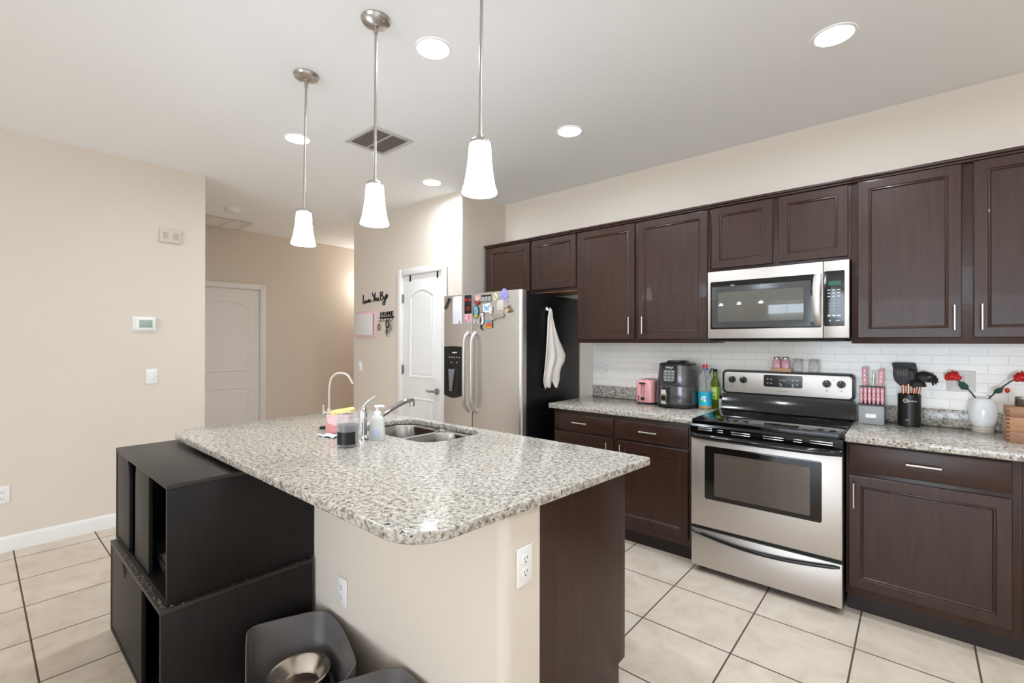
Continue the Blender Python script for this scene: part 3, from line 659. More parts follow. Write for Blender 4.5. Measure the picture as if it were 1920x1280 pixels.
# ------------------------------------------------------------------ litter cabinets, trays
def vpanel(x0, x1, z0, z1, y, notch_x, nw=.035, nd=.05, right_edge=False):
    if right_edge: P = [(x0, z0), (x1, z0), (x1, z1 - nd), (x1 - nw, z1), (x0, z1)]
    else: P = [(x0, z0), (x1, z0), (x1, z1), (x0, z1)]
    return MB().prism(P, y, y + .015, 'y', .001)
def litter_cab(label, x0, x1, y0, y1, z0, z1):
    t = thing('litter_box_cabinet', label, 'cabinet', ((x0 + x1) / 2, (y0 + y1) / 2, z0), group='stacked black litter cabinets')
    w = .018
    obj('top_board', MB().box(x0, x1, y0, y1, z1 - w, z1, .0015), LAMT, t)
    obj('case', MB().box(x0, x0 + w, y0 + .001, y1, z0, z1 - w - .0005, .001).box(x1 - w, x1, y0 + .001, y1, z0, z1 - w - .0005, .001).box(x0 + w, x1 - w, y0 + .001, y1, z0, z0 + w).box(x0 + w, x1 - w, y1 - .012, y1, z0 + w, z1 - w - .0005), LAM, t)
    return t
UZ = .4275
ut = litter_cab('black laminate litter cabinet, upper one of the two stacked by the island', -1.912, -1.0, -3.095, -2.553, UZ, .866)
obj('sliding_panel', MB().prism([(-1.892, UZ + .02), (-1.632, UZ + .02), (-1.632, .775), (-1.66, .846), (-1.892, .846)], -3.092, -3.078, 'y', .001), LAM, ut)
obj('sliding_panel', MB().prism([(-1.535, UZ + .02), (-1.300, UZ + .02), (-1.300, .846), (-1.52, .846), (-1.535, .80)], -3.088, -3.074, 'y', .001), LAM, ut)
lt = litter_cab('black laminate litter cabinet standing on the floor under its twin', -1.895, -.982, -3.117, -2.57, 0.0, UZ - .0005)
# lower panel with a V notch window near its upper middle
obj('sliding_panel', MB().prism([(-1.875, .02), (-1.281, .02), (-1.281, .4075), (-1.545, .4075), (-1.875, .4075)], -3.114, -3.099, 'y', .001), LAM, lt)
obj('finger_notch', MB().prism([(-1.632, .397), (-1.545, .397), (-1.588, .347)], -3.1155, -3.1135, 'y'), mat('deep_black', (5, 5, 5), .9), lt)
tr = thing('litter_tray', 'dark litter tray of pale granules inside the upper black cabinet', 'litter tray', (-1.2, -2.82, UZ + .018))
def tray_sec(i, z): return [(p[0], p[1], z) for p in rrect(-1.42 + i, -1.025 - i, -3.055 + i, -2.60 - i, .03, 4)]
obj('tray', MB().loft([tray_sec(.012, UZ + .0185), tray_sec(.0, UZ + .075), tray_sec(.004, UZ + .075), tray_sec(.016, UZ + .0225)]), mat('clear_grey_tray', (60, 62, 62), .2), tr)
g = obj('litter', MB().surf(lambda u, v: (-1.405 + .37 * u, -3.038 + .42 * v, UZ + .05 + .010 * math.sin(9 * u) * math.sin(8 * v + 1)), 24, 24), mat('pale_litter', (196, 178, 152), .95, noise=.3, nscale=160, bump=1.0), tr)
g['kind'] = 'stuff'
mb = MB()
for k in range(120):
    u = random.random()
    x, y = (-1.88 + .88 * u ** .6, -3.1135 + .016 * random.random()) if k % 8 else (-1.0 + .016 * random.random(), -3.09 + .5 * random.random())
    s = random.uniform(.0008, .0024)
    mb.box(x - s, x + s, y - s * .7, y + s * .7, UZ, UZ + s * .8)
o = single('spilled_litter', 'scatter of pale litter crumbs along the front ledge between the black cabinets', 'litter crumbs', mb, mat('litter_crumb', (178, 168, 152), .9), (-1.45, -3.1, UZ), smooth=0); o['kind'] = 'stuff'
# ------------------------------------------------------------------ dog feeders
FP = [(-.700, -2.945), (-.745, -2.925), (-.925, -2.860), (-.960, -2.835), (-.968, -2.79), (-.905, -2.635), (-.875, -2.590), (-.825, -2.570), (-.700, -2.585), (-.500, -2.645), (-.455, -2.675), (-.445, -2.72), (-.50, -2.86), (-.54, -2.92), (-.60, -2.95)]
FC = (-.71, -2.76)
def resample(P, n):
    S = spline([(p[0], p[1], 0) for p in P + [P[0]]], 10); return S[:-1]
def feeder(label, bowls):
    t = thing('dog_feeder', label, 'pet feeder', (FC[0], FC[1], 0), group='grey corner dog feeders')
    ring = resample(FP, 0)
    def sec(k, zf): return [(FC[0] + (p.x - FC[0]) * k, FC[1] + (p.y - FC[1]) * k, zf(p)) for p in ring]
    def hi(p):
        d = ((p.x + .80) * -.30 + (p.y + 2.66) * .95)          # far side high, near side low
        s = max(0, min(1, (d + .28) / .16)); s = s * s * (3 - 2 * s); return .085 + .155 * s
    secs = [sec(.90, lambda p: .002), sec(.945, lambda p: .012), sec(1.0, hi), sec(.998, lambda p: hi(p) + .004), sec(.975, lambda p: hi(p) + .004), sec(.965, lambda p: hi(p) - .006), sec(.915, lambda p: .03), sec(.86, lambda p: .018)]
    mb = MB().loft(secs)
    obj('tub', mb, GREYP, t, smooth=50)
    return t
f1 = feeder('grey plastic corner dog feeder holding the steel bowl, left of its twin', 0)
obj('bowl_stand', MB().lathe([(.135, .019), (.130, .055), (.122, .060), (.112, .058), (.110, .019)], (-.748, -2.735, 0), 40), GREYP, f1)
obj('bowl_stand', MB().lathe([(.070, .019), (.066, .056), (.060, .058), (.058, .019)], (-.568, -2.738, 0), 32), GREYP, f1)
obj('connector', MB().box(-.455, -.434, -2.70, -2.672, .13, .20, .004), GREYP, f1)
f2 = copy_tree(f1); f2['label'] = 'grey plastic dog feeder at the bottom edge, right of the one with bowls'; f2.location = (FC[0] + .530, FC[1] + .004, 0)
for ch in list(f2.children):
    if ch.name.startswith(('connector', 'bowl_stand')): bpy.data.objects.remove(ch)
def bowl(label, c, R):
    t = single('dog_bowl', label, 'pet bowl', MB().lathe([(R * .70, 0), (R * .80, .006), (R * .93, .052), (R * 1.04, .058), (R * 1.05, .062), (R * .98, .064), (R * .90, .058), (R * .74, .012), (R * .68, .006), (.001, .005)], c, 48), BOWLM, c, group='steel dog bowls')
    t['label'] = label
bowl('round stainless steel dog bowl inside the grey corner feeder', (-.748, -2.735, .0605), .108)
bowl('second steel dog bowl, mostly cut off by the bottom edge of the picture', (-.568, -2.738, .0585), .058)
# ------------------------------------------------------------------ refrigerator
FX0, FX1, FY, FZ = -2.120, -1.223, -.832, 1.786
t = thing('refrigerator', 'side-by-side stainless steel refrigerator with black sides', 'refrigerator', ((FX0 + FX1) / 2, -.42, 0))
obj('cabinet', MB().box(FX0 + .004, FX1, -.762, -.03, .012, FZ - .022, .004).box(FX0 + .04, FX1 - .04, -.70, -.08, 0, .014), SIDEBLACK, t)
obj('hinge_cover', MB().box(FX1 - .10, FX1 - .012, -.80, -.70, FZ - .0215, FZ - .004, .004).box(FX0 + .012, FX0 + .10, -.80, -.70, FZ - .0215, FZ - .004, .004), SATBLACK, t)
obj('base_grille', MB().box(FX0 + .01, FX1 - .01, -.775, -.7625, .02, .095, .003), SATBLACK, t)
def fdoor(x0, x1, z0, z1, ra, rb):
    pts = [(x0, -.770), (x0, FY + ra)] + [(x0 + ra - ra * math.cos(k * PI / 12), FY + ra - ra * math.sin(k * PI / 12)) for k in range(1, 7)] + [(x1 - rb + rb * math.sin(k * PI / 12), FY + rb - rb * math.cos(k * PI / 12)) for k in range(0, 7)] + [(x1, -.770)]
    return MB().prism(pts, z0, z1, 'z')
dl = obj('freezer_door', fdoor(FX0, -1.756, .105, FZ, .02, .003), STEELV, t)
dr = obj('fridge_door', fdoor(-1.749, FX1, .105, FZ, .003, .026), STEELV, t)
for d, hx in ((dl, -1.798), (dr, -1.712)):
    obj('handle', MB().tube(spline([(hx, FY - .001, 1.462), (hx, FY - .03, 1.44), (hx, FY - .052, 1.40), (hx, FY - .056, 1.30), (hx, FY - .056, 1.12), (hx, FY - .056, .96), (hx, FY - .052, .875), (hx, FY - .03, .83), (hx, FY - .001, .805)], 5), .0155, 14), STEEL, d)
obj('seam_shade_strip', MB().box(-1.7558, -1.7492, FY + .003, -.7725, .11, FZ - .004), MATBLACK, t)  # black strip added as the seam's shade, hides the bright door edge
# ice and water dispenser
dsp = obj('dispenser', MB().prism([(-2.098, .925)] + [(-2.098 + .216 * k / 10, .925 - .024 * math.sin(PI * k / 10)) for k in range(1, 10)] + [(-1.882, .925), (-1.882, 1.342)] + [(-1.882 - .216 * k / 10, 1.342 + .005 * math.sin(PI * k / 10)) for k in range(1, 10)] + [(-2.098, 1.342)], FY - .010, FY - .0005, 'y', .002), SATBLACK, dl)
mk = MB().box(-2.08, -1.90, FY - .0112, FY - .0102, .945, 1.17, .0003)
r_ = obj('dispenser_well', mk, GLASSTOP, dl)
obj('dispenser_paddle', MB().loft([[(-2.03, FY - .012, 1.15), (-1.95, FY - .012, 1.15), (-1.95, FY - .02, 1.15), (-2.03, FY - .02, 1.15)], [(-2.01, FY - .012, 1.04), (-1.97, FY - .012, 1.04), (-1.97, FY - .03, 1.04), (-2.01, FY - .03, 1.04)], [(-2.015, FY - .012, .96), (-1.985, FY - .012, .96), (-1.985, FY - .022, .96), (-2.015, FY - .022, .96)]]), mat('smoky_paddle', (120, 120, 122), .1), dl)
mk = MB().box(-1.99, -1.93, FY - .0112, FY - .0101, 1.288, 1.298)
for k in range(5): mk.box(-2.03 + k * .03, -2.018 + k * .03, FY - .0112, FY - .0101, 1.246 + .003 * (k % 2), 1.256)
for k in range(2): mk.box(-2.01 + k * .07, -1.995 + k * .07, FY - .0112, FY - .0101, 1.205, 1.211)
obj('dispenser_marking', mk, SILV, dl)
# ------------------------------------------------------------------ fridge magnets
FM = FY - .0004
def card(x0, x1, z0, z1, th=.0015, bev=.0004): return MB().box(x0, x1, FM - th, FM, z0, z1, bev)
def disc(x, z, rx, rz, th=.006, n=24, y=None): return MB().prism([(x + rx * math.cos(2 * PI * k / n), z + rz * math.sin(2 * PI * k / n)) for k in range(n)], (y or FM) - th, (y or FM), 'y', min(.0015, th * .3))
def poly(P, th, y=None): return MB().prism(P, (y or FM) - th, (y or FM), 'y')
def heart(cx, cz, s, n=28): return [(cx + s * 16 * math.sin(a) ** 3 / 17, cz + s * (13 * math.cos(a) - 5 * math.cos(2 * a) - 2 * math.cos(3 * a) - math.cos(4 * a)) / 17) for a in [2 * PI * k / n for k in range(n)]]
MG = 'magnets and papers on the fridge doors'
def mag(name, label, cat, mb, m, x, z): return single(name, label, cat, mb, m, (x, FM, z), MG)
t = thing('marker_pen', 'dark magnetic pen stuck at a slant on the freezer door corner', 'pen', (-2.06, FM, 1.718), group=MG)
obj('barrel', MB().cyl((-2.089, FM - .0098, 1.675), (-2.040, FM - .0098, 1.748), .0075, .0085, 14), mat('dark_grey_pen', (62, 58, 54), .4), t)
obj('cap', MB().cyl((-2.040, FM - .0098, 1.748), (-2.031, FM - .0098, 1.763), .0092, .009, 14), MATBLACK, t)
t = thing('notepad', 'long blank white notepad on the freezer door', 'notepad', (-1.935, FM, 1.66), group=MG)
obj('paper', card(-1.992, -1.879, 1.538, 1.775, .004), mat('white_paper', (238, 234, 240), .8), t)
obj('printed_border', MB().box(-1.985, -1.962, FM - .0046, FM - .0041, 1.762, 1.766).box(-1.988, -1.984, FM - .0046, FM - .0041, 1.73, 1.76).prism(heart(-1.905, 1.556, .010), FM - .0046, FM - .0041, 'y').box(-1.925, -1.895, FM - .0046, FM - .0041, 1.543, 1.547), mat('grey_print', (120, 112, 112), .8), t)
t = thing('love_sign', 'tall black card with red word and heart, on the freezer door', 'sign card', (-1.808, FM, 1.70), group=MG)
obj('card', card(-1.845, -1.7605, 1.622, 1.778, .003), MATBLACK, t)
REDP = mat('red_print', (232, 34, 52), .5)
obj('lettering', MB().text('love', at(FACE_Y, -1.803, FM - .0034, 1.740), .045, .0003), REDP, t)
hp = heart(-1.803, 1.664, .021); hi_ = heart(-1.803, 1.664, .015)
mb = MB(); mb.loft([[(p[0], FM - .0034, p[1]) for p in hp], [(p[0], FM - .0038, p[1]) for p in heart(-1.803, 1.664, .019)], [(p[0], FM - .0034, p[1]) for p in hi_]], cap=False); obj('heart_outline', mb, REDP, t)
t = thing('pink_card', 'small pink photo card under the black love card', 'card', (-1.81, FM, 1.587), group=MG)
obj('paper', card(-1.843, -1.771, 1.552, 1.619), mat('light_pink_print', (240, 190, 200), .6), t)
obj('print', MB().box(-1.838, -1.818, FM - .002, FM - .0016, 1.556, 1.574).prism(heart(-1.828, 1.6, .010), FM - .002, FM - .0016, 'y').box(-1.808, -1.782, FM - .002, FM - .0016, 1.565, 1.612), mat('blue_pink_print', (222, 120, 150), .6), t)
t = thing('heart_magnet', 'pale pink heart sticker at the top of the fridge door', 'magnet', (-1.692, FM, 1.748), group=MG)
obj('backing', poly(heart(-1.690, 1.748, .033), .003), mat('pale_peach', (236, 200, 186), .5), t)
obj('lettering', MB().text('LOVE', at(FACE_Y, -1.690, FM - .0034, 1.757), .022, .0003), mat('coral_print', (214, 110, 100), .5), t)
mag('lips_magnet', 'dark red lips-shaped magnet below the heart sticker', 'magnet', MB().tube(spline([(-1.722, FM - .005, 1.722), (-1.706, FM - .006, 1.702), (-1.690, FM - .006, 1.697), (-1.672, FM - .006, 1.704), (-1.660, FM - .005, 1.718)]), [.003] + [.009] * 23 + [.003], 10).tube(spline([(-1.715, FM - .006, 1.718), (-1.700, FM - .007, 1.716), (-1.690, FM - .006, 1.709), (-1.678, FM - .007, 1.714), (-1.667, FM - .006, 1.716)]), [.003] + [.006] * 23 + [.003], 10), mat('deep_red', (150, 46, 50), .4), -1.69, 1.705)
t = thing('photo_strip', 'black strip of three small portrait photos at the top of the fridge door', 'photo strip', (-1.59, FM, 1.737), group=MG)
obj('frame', card(-1.646, -1.536, 1.708, 1.766, .003), MATBLACK, t)
for k in range(3): obj('photo', MB().box(-1.642 + k * .036, -1.611 + k * .036, FM - .0036, FM - .003, 1.712, 1.752).prism([(-1.6265 + k * .036 + .007 * math.cos(a), 1.735 + .009 * math.sin(a)) for a in [2 * PI * j / 12 for j in range(12)]], FM - .0042, FM - .0036, 'y'), mat('grey_photo', (170, 166, 162), .5), t)
t = thing('round_magnet', 'round cream button magnet with tiny figures on the fridge door', 'magnet', (-1.489, FM, 1.742), group=MG)
obj('button', disc(-1.489, 1.742, .024, .031), mat('cream_button', (222, 214, 176), .35), t)
obj('print', MB().box(-1.498, -1.492, FM - .0068, FM - .006, 1.745, 1.760).box(-1.486, -1.480, FM - .0068, FM - .006, 1.728, 1.742), mat('olive_print', (96, 96, 60), .5), t)
mb = MB()
for (px, pz, r) in ((-1.395, 1.775, .030), (-1.372, 1.750, .024), (-1.418, 1.752, .022), (-1.435, 1.740, .014), (-1.398, 1.738, .018), (-1.378, 1.712, .013), (-1.364, 1.698, .010)): mb.prism([(px + r * math.cos(2 * PI * k / 7 + r * 90), pz + r * math.sin(2 * PI * k / 7 + r * 90)) for k in range(7)], FM - .004 - r * .02, FM, 'y')
t = thing('map_magnet', 'lilac irregular map-shaped magnet at the top right of the fridge door', 'magnet', (-1.4, FM, 1.745), group=MG)
obj('plaque', mb, mat('lilac', (160, 158, 220), .45, noise=.2, nscale=90), t)
obj('print', MB().ball((-1.382, FM - .006, 1.762), .005, 8, 5).ball((-1.372, FM - .006, 1.715), .004, 8, 5).ball((-1.405, FM - .006, 1.74), .004, 8, 5), mat('rose_print', (206, 110, 140), .5), t)
t = thing('oval_magnet', 'oval mosaic magnet in a black frame near the door seam', 'magnet', (-1.704, FM, 1.633), group=MG)
obj('frame', disc(-1.706, 1.634, .034, .054, .005), MATBLACK, t)
obj('mosaic', disc(-1.706, 1.640, .026, .042, .007), mat('sky_mosaic', (108, 176, 196), .4, noise=.5, nscale=70), t)
obj('mosaic_base', disc(-1.704, 1.600, .021, .016, .0075), mat('yellow_mosaic', (190, 176, 70), .4), t)
obj('flower', disc(-1.706, 1.645, .010, .013, .0082, 10), mat('magenta_print', (214, 110, 160), .4), t)
t = thing('butterfly_card', 'white card with a blue butterfly on the fridge door', 'card', (-1.587, FM, 1.661), group=MG)
obj('paper', MB().prism([(-1.632, 1.690), (-1.622, 1.622), (-1.540, 1.630), (-1.548, 1.698)], FM - .0015, FM, 'y'), mat('white_paper_blueish', (236, 240, 244), .7), t)
mb = MB()
for s in (-1, 1):
    mb.prism([(-1.586, 1.660), (-1.586 + s * .026, 1.684), (-1.586 + s * .034, 1.676), (-1.586 + s * .028, 1.660)], FM - .0021, FM - .0016, 'y').prism([(-1.586, 1.658), (-1.586 + s * .024, 1.655), (-1.586 + s * .022, 1.636), (-1.586 + s * .008, 1.640)], FM - .0021, FM - .0016, 'y')
obj('butterfly', mb, mat('butterfly_blue', (120, 178, 222), .5), t)
obj('butterfly_body', MB().box(-1.588, -1.584, FM - .0026, FM - .0017, 1.645, 1.672), mat('navy_print', (40, 70, 110), .5), t)
mag('note_card', 'small blank off-white note on the fridge door under the round magnet', 'note', card(-1.474, -1.404, 1.636, 1.716), mat('offwhite_note', (216, 204, 196), .8), -1.44, 1.676)
t = thing('teapot_magnet', 'small brown and gold figurine magnet right of the blank note', 'magnet', (-1.348, FM, 1.64), group=MG)
BRN = mat('bronze_brown', (140, 108, 76), .4)
obj('body', MB().ball((-1.345, FM - .011, 1.630), (.026, .011, .020)).tube(spline([(-1.368, FM - .01, 1.634), (-1.384, FM - .01, 1.645), (-1.388, FM - .01, 1.652)]), .005, 8).tube(spline([(-1.322, FM - .01, 1.634), (-1.308, FM - .01, 1.632), (-1.312, FM - .01, 1.616)]), .004, 8), BRN, t)
obj('lid', MB().ball((-1.347, FM - .010, 1.654), (.015, .009, .008)).ball((-1.347, FM - .009, 1.665), (.008, .007, .007)), BRN, t)
obj('face_disc', disc(-1.350, 1.628, .012, .013, .003, y=FM - .0205), mat('gold_cream', (220, 196, 150), .4), t)
t = thing('truck_magnet', 'silvery cluster magnet shaped like a little cart on the fridge door', 'magnet', (-1.455, FM, 1.605), group=MG)
PEW = mat('pewter', (168, 158, 146), .45, .2, noise=.35, nscale=120)
obj('body', MB().loft([[(-1.515, FM - .014, 1.612), (-1.515, FM, 1.612), (-1.515, FM, 1.565), (-1.515, FM - .014, 1.565)], [(-1.45, FM - .016, 1.606), (-1.45, FM, 1.606), (-1.45, FM, 1.570), (-1.45, FM - .016, 1.570)], [(-1.392, FM - .012, 1.604), (-1.392, FM, 1.604), (-1.392, FM, 1.582), (-1.392, FM - .012, 1.582)]]).cyl((-1.50, FM - .018, 1.567), (-1.50, FM, 1.567), .011, n=14).cyl((-1.41, FM - .016, 1.583), (-1.41, FM, 1.583), .009, n=14), PEW, t)
obj('figure', MB().ball((-1.528, FM - .010, 1.640), (.014, .009, .018)).ball((-1.536, FM - .010, 1.618), (.016, .010, .016)).ball((-1.524, FM - .010, 1.662), (.008, .007, .008)).cyl((-1.415, FM - .008, 1.60), (-1.412, FM - .008, 1.622), .006, .003, 10), mat('ivory', (214, 208, 190), .4), t)
t = thing('bow_magnet', 'small silver bow-shaped magnet near the fridge door seam', 'magnet', (-1.706, FM, 1.548), group=MG)
obj('bow', MB().prism([(-1.706, 1.548), (-1.738, 1.572), (-1.742, 1.544), (-1.722, 1.540)], FM - .004, FM, 'y').prism([(-1.706, 1.548), (-1.676, 1.566), (-1.672, 1.536), (-1.690, 1.532)], FM - .004, FM, 'y'), mat('pearl_silver', (200, 196, 204), .3), t)
obj('knot', MB().ball((-1.706, FM - .004, 1.548), (.007, .005, .008)), mat('slate_print', (90, 90, 104), .4), t)
t = thing('cat_magnet', 'tall black and white cat magnet on the fridge door', 'magnet', (-1.634, FM, 1.55), group=MG)
WCAT = mat('white_enamel', (232, 226, 218), .35)
obj('body', MB().loft([[(x + r * math.cos(a), FM - .007 + .006 * math.sin(a), z) for a in [2 * PI * k / 12 for k in range(12)]] for x, r, z in ((-1.634, .010, 1.526), (-1.632, .016, 1.545), (-1.630, .014, 1.575), (-1.626, .010, 1.592))]), WCAT, t)
obj('head', MB().ball((-1.630, FM - .008, 1.606), (.016, .007, .014)), WCAT, t)
for s in (-1, 1): obj('ear', MB().prism([(-1.630 + s * .004, 1.612), (-1.630 + s * .015, 1.610), (-1.630 + s * .014, 1.628)], FM - .008, FM - .002, 'y'), MATBLACK, t)
obj('back_patch', MB().ball((-1.642, FM - .010, 1.562), (.010, .006, .028)), MATBLACK, t)
obj('tail', MB().tube(spline([(-1.640, FM - .005, 1.535), (-1.648, FM - .005, 1.51), (-1.642, FM - .005, 1.49), (-1.630, FM - .005, 1.484)]), [.006] * 10 + [.005] * 8 + [.003], 10), MATBLACK, t)
t = thing('mountain_magnet', 'square painted magnet of an orange mountain on the fridge door', 'magnet', (-1.557, FM, 1.527), group=MG)
obj('tile', card(-1.598, -1.516, 1.494, 1.562, .005), mat('painted_sky', (116, 150, 164), .4), t)
obj('mountain', MB().prism([(-1.596, 1.506), (-1.518, 1.506), (-1.520, 1.520), (-1.545, 1.540), (-1.556, 1.553), (-1.572, 1.536), (-1.596, 1.522)], FM - .0056, FM - .005, 'y'), mat('orange_mountain', (214, 88, 48), .5), t)
obj('foreground', MB().prism([(-1.597, 1.495), (-1.518, 1.495), (-1.518, 1.507), (-1.56, 1.510), (-1.597, 1.506)], FM - .0058, FM - .005, 'y'), mat('golden_field', (206, 160, 54), .5), t)
obj('edge_strip', MB().box(-1.5245, -1.516, FM - .006, FM - .0051, 1.494, 1.562), mat('dark_olive', (44, 40, 30), .5), t)
# ------------------------------------------------------------------ towel on a hook, fridge side
t = thing('towel_hook', 'small magnetic hook on the black fridge side holding the towel', 'hook', (FX1, -.51, 1.64))
obj('base', MB().cyl((FX1 + .0005, -.512, 1.652), (FX1 + .008, -.512, 1.652), .014), PLASTIC, t)
obj('prong', MB().tube(spline([(FX1 + .008, -.512, 1.648), (FX1 + .026, -.512, 1.634), (FX1 + .034, -.512, 1.640), (FX1 + .034, -.512, 1.652)]), .004, 10), PLASTIC, t)
TW = mat('white_towel', (226, 216, 208), .95, spec=.1, bump=.6, nscale=220)
def towel():
    # outline rows in (y, z): left edge / right edge, top to bottom
    rows = [(1.650, -.521, -.503), (1.625, -.527, -.487), (1.58, -.534, -.462), (1.50, -.545, -.425), (1.40, -.557, -.372), (1.33, -.566, -.320), (1.275, -.574, -.285), (1.22, -.584, -.300), (1.17, -.592, -.352), (1.12, -.600, -.368), (1.07, -.604, -.372), (1.035, -.590, -.388), (1.012, -.574, -.402)]
    mb = MB(); nu = 28; grid = []
    for i, (z, a, b) in enumerate(rows):
        row = []; f = i / (len(rows) - 1)
        for k in range(nu + 1):
            u = k / nu; y = a + (b - a) * u
            amp = .004 + .015 * min(1, f * 1.6)
            d = .014 + amp * (1 + math.sin(u * 2 * PI * 2.3 + .8 + f * .6)) * .6 + .006 * math.sin(u * 17 + f * 3)
            zz = z
            if i == len(rows) - 1: zz = z + .05 * math.exp(-((u - .62) / .16) ** 2) - .006 * math.cos(u * 14)
            if i == len(rows) - 2: zz = z + .03 * math.exp(-((u - .62) / .16) ** 2)
            row.append((FX1 + d + .012 * (1 - f) * 1.0 + (.010 if f < .1 else 0), y, zz))
        grid.append(row)
    fr = [[mb.bm.verts.new(p) for p in r] for r in grid]
    bk = [[mb.bm.verts.new((p[0] - .006, p[1], p[2])) for p in r] for r in grid]
    n = len(grid)
    for i in range(n - 1):
        for k in range(nu):
            mb.bm.faces.new((fr[i][k], fr[i][k + 1], fr[i + 1][k + 1], fr[i + 1][k])); mb.bm.faces.new((bk[i][k + 1], bk[i][k], bk[i + 1][k], bk[i + 1][k + 1]))
        mb.bm.faces.new((fr[i][0], fr[i + 1][0], bk[i + 1][0], bk[i][0])); mb.bm.faces.new((fr[i + 1][nu], fr[i][nu], bk[i][nu], bk[i + 1][nu]))
    for k in range(nu):
        mb.bm.faces.new((fr[0][k + 1], fr[0][k], bk[0][k], bk[0][k + 1])); mb.bm.faces.new((fr[-1][k], fr[-1][k + 1], bk[-1][k + 1], bk[-1][k]))
    bmesh.ops.subdivide_edges(mb.bm, edges=list(mb.bm.edges), cuts=1, use_grid_fill=True, smooth=.0)
    return mb
t = thing('kitchen_towel', 'off-white kitchen towel hanging on the black fridge side', 'towel', (FX1 + .02, -.45, 1.0))
obj('cloth', towel(), TW, t, smooth=70)
obj('loop', MB().tube(spline([(FX1 + .030, -.518, 1.640), (FX1 + .036, -.512, 1.660), (FX1 + .030, -.506, 1.640)]), .003, 8), TW, t)
# ------------------------------------------------------------------ range
def range_stove():
    t = thing('stove', 'freestanding electric stove with stainless oven door and black glass top', 'stove', (.381, -.35, 0))
    x0, x1 = .002, .761
    obj('body', MB().box(x0 + .002, x1 - .002, -.655, -.012, .03, .895, .002), SATBLACK, t)
    for x in (.05, .71):
        for y in (-.60, -.08): obj('foot', MB().cyl((x, y, 0), (x, y, .032), .018, n=14), MATBLACK, t)
    ct = obj('cooktop', MB().prism(rrect(x0, x1, -.690, -.085, .02, 5), .893, .917, 'z', .006), GLASSTOP, t)
    for bx, by, r in ((.20, -.50, .10), (.57, -.50, .115), (.20, -.24, .08), (.57, -.24, .08)):
        obj('burner_ring', MB().lathe([(r - .0015, .9172), (r - .0015, .9176), (r, .9176), (r, .9172)], (bx, by, 0), 48, cap=False), mat('burner_grey', (58, 58, 60), .3), ct)
    obj('front_trim', MB().loft([[(x, y, z) for y, z in ((-.655, .8925), (-.694, .8925), (-.702, .88), (-.700, .842), (-.690, .812), (-.655, .812))] for x in (x0, x1)]), BLACK, t)
    for a, b, z in ((.05, .13, .872), (.16, .19, .868), (.235, .335, .866), (.40, .50, .866), (.545, .585, .868), (.62, .72, .872)):
        for dz in (0, -.012): obj('vent_slot', MB().box(a, b, -.7035, -.7005, z + dz - .0025, z + dz + .0025, .0008), mat('slot_silver', (206, 206, 204), .2, .8), t)
    # oven door
    od = obj('oven_door', MB().box(x0 + .003, x1 - .003, -.692, -.6555, .283, .8085, .004), STEEL, t)
    obj('window_surround', MB().prism(rrect(.085, .672, .452, .768, .012, 4), -.6945, -.6922, 'y', .0008), mat('brown_black_glass', (24, 20, 17), .08), od)
    obj('window', MB().prism(rrect(.14, .62, .478, .730, .006, 3), -.6958, -.6948, 'y'), mat('oven_glass', (88, 78, 70), .05, spec=.7), od)
    for z in (.53, .60, .70): obj('oven_rack', MB().box(.145, .615, -.69625, -.6959, z - .0012, z + .0012), mat('rack_line', (88, 80, 74), .3), od)
    hb = obj('oven_handle', MB().loft([[(x, yc + ry * math.cos(a), .826 + .017 * math.sin(a)) for a in [2 * PI * k / 14 for k in range(14)]] for x, yc, ry in ((x0 + .004, -.702, .010), (.05, -.728, .016), (.15, -.742, .017), (.381, -.746, .018), (.61, -.742, .017), (.71, -.728, .016), (x1 - .004, -.702, .010))]), BLACK, od)
    # storage drawer
    sd = obj('storage_drawer', MB().box(x0 + .003, x1 - .003, -.690, -.6555, .040, .262, .004), STEEL, t)
    pts = [(.012 + .738 * k / 24, -.694 - .012 * math.sin(PI * k / 24), .247 - .034 * math.sin(PI * k / 24)) for k in range(25)]
    obj('drawer_handle', MB().loft([[(p[0], p[1] + .010 * math.cos(a), p[2] + (.011 if 0 < i < 24 else .006) * math.sin(a)) for a in [2 * PI * k / 12 for k in range(12)]] for i, p in enumerate(pts)]), BLACK, sd)
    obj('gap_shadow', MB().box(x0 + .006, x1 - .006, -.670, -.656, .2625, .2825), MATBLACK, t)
    # backguard: tilted console over a black riser
    obj('riser', MB().loft([[(x, y, z) for y, z in ((-.012, .895), (-.105, .9175), (-.098, .93), (-.078, .985), (-.072, 1.025), (-.012, 1.025))] for x in (x0, x1)]), BLACK, t)
    bg = obj('console', MB().prism(rrect(x0, x1, 1.026, 1.190, .028, 6), -.072, -.012, 'y', .004), SATBLACK, t)
    obj('console_face', MB().prism(rrect(x0 + .014, x1 - .014, 1.038, 1.176, .020, 6), -.0745, -.0722, 'y', .0008), STEEL, bg)
    obj('clock_panel', MB().prism(rrect(.266, .490, 1.087, 1.166, .010, 4), -.0768, -.0746, 'y', .0008), DISPLAY, bg)
    mk = MB()
    for gx, gz in ((.290, 1.140), (.311, 1.138), (.290, 1.113), (.311, 1.112), (.436, 1.136), (.460, 1.137), (.436, 1.110), (.460, 1.110), (.436, 1.098)):
        mk.box(gx - .006, gx + .006, -.0774, -.0769, gz - .0015, gz + .0015).box(gx - .004, gx + .004, -.0774, -.0769, gz - .005, gz - .0035)
    mk.box(.360, .374, -.0774, -.0769, 1.103, 1.106).box(.360, .378, -.0774, -.0769, 1.094, 1.096).box(.358, .368, -.0774, -.0769, 1.112, 1.114)
    obj('panel_marking', mk, SILV, bg)
    lcd = obj('display', MB().box(.348, .398, -.0776, -.0769, 1.122, 1.143, .0002), mat('dark_lcd', (62, 66, 56), .2), bg)
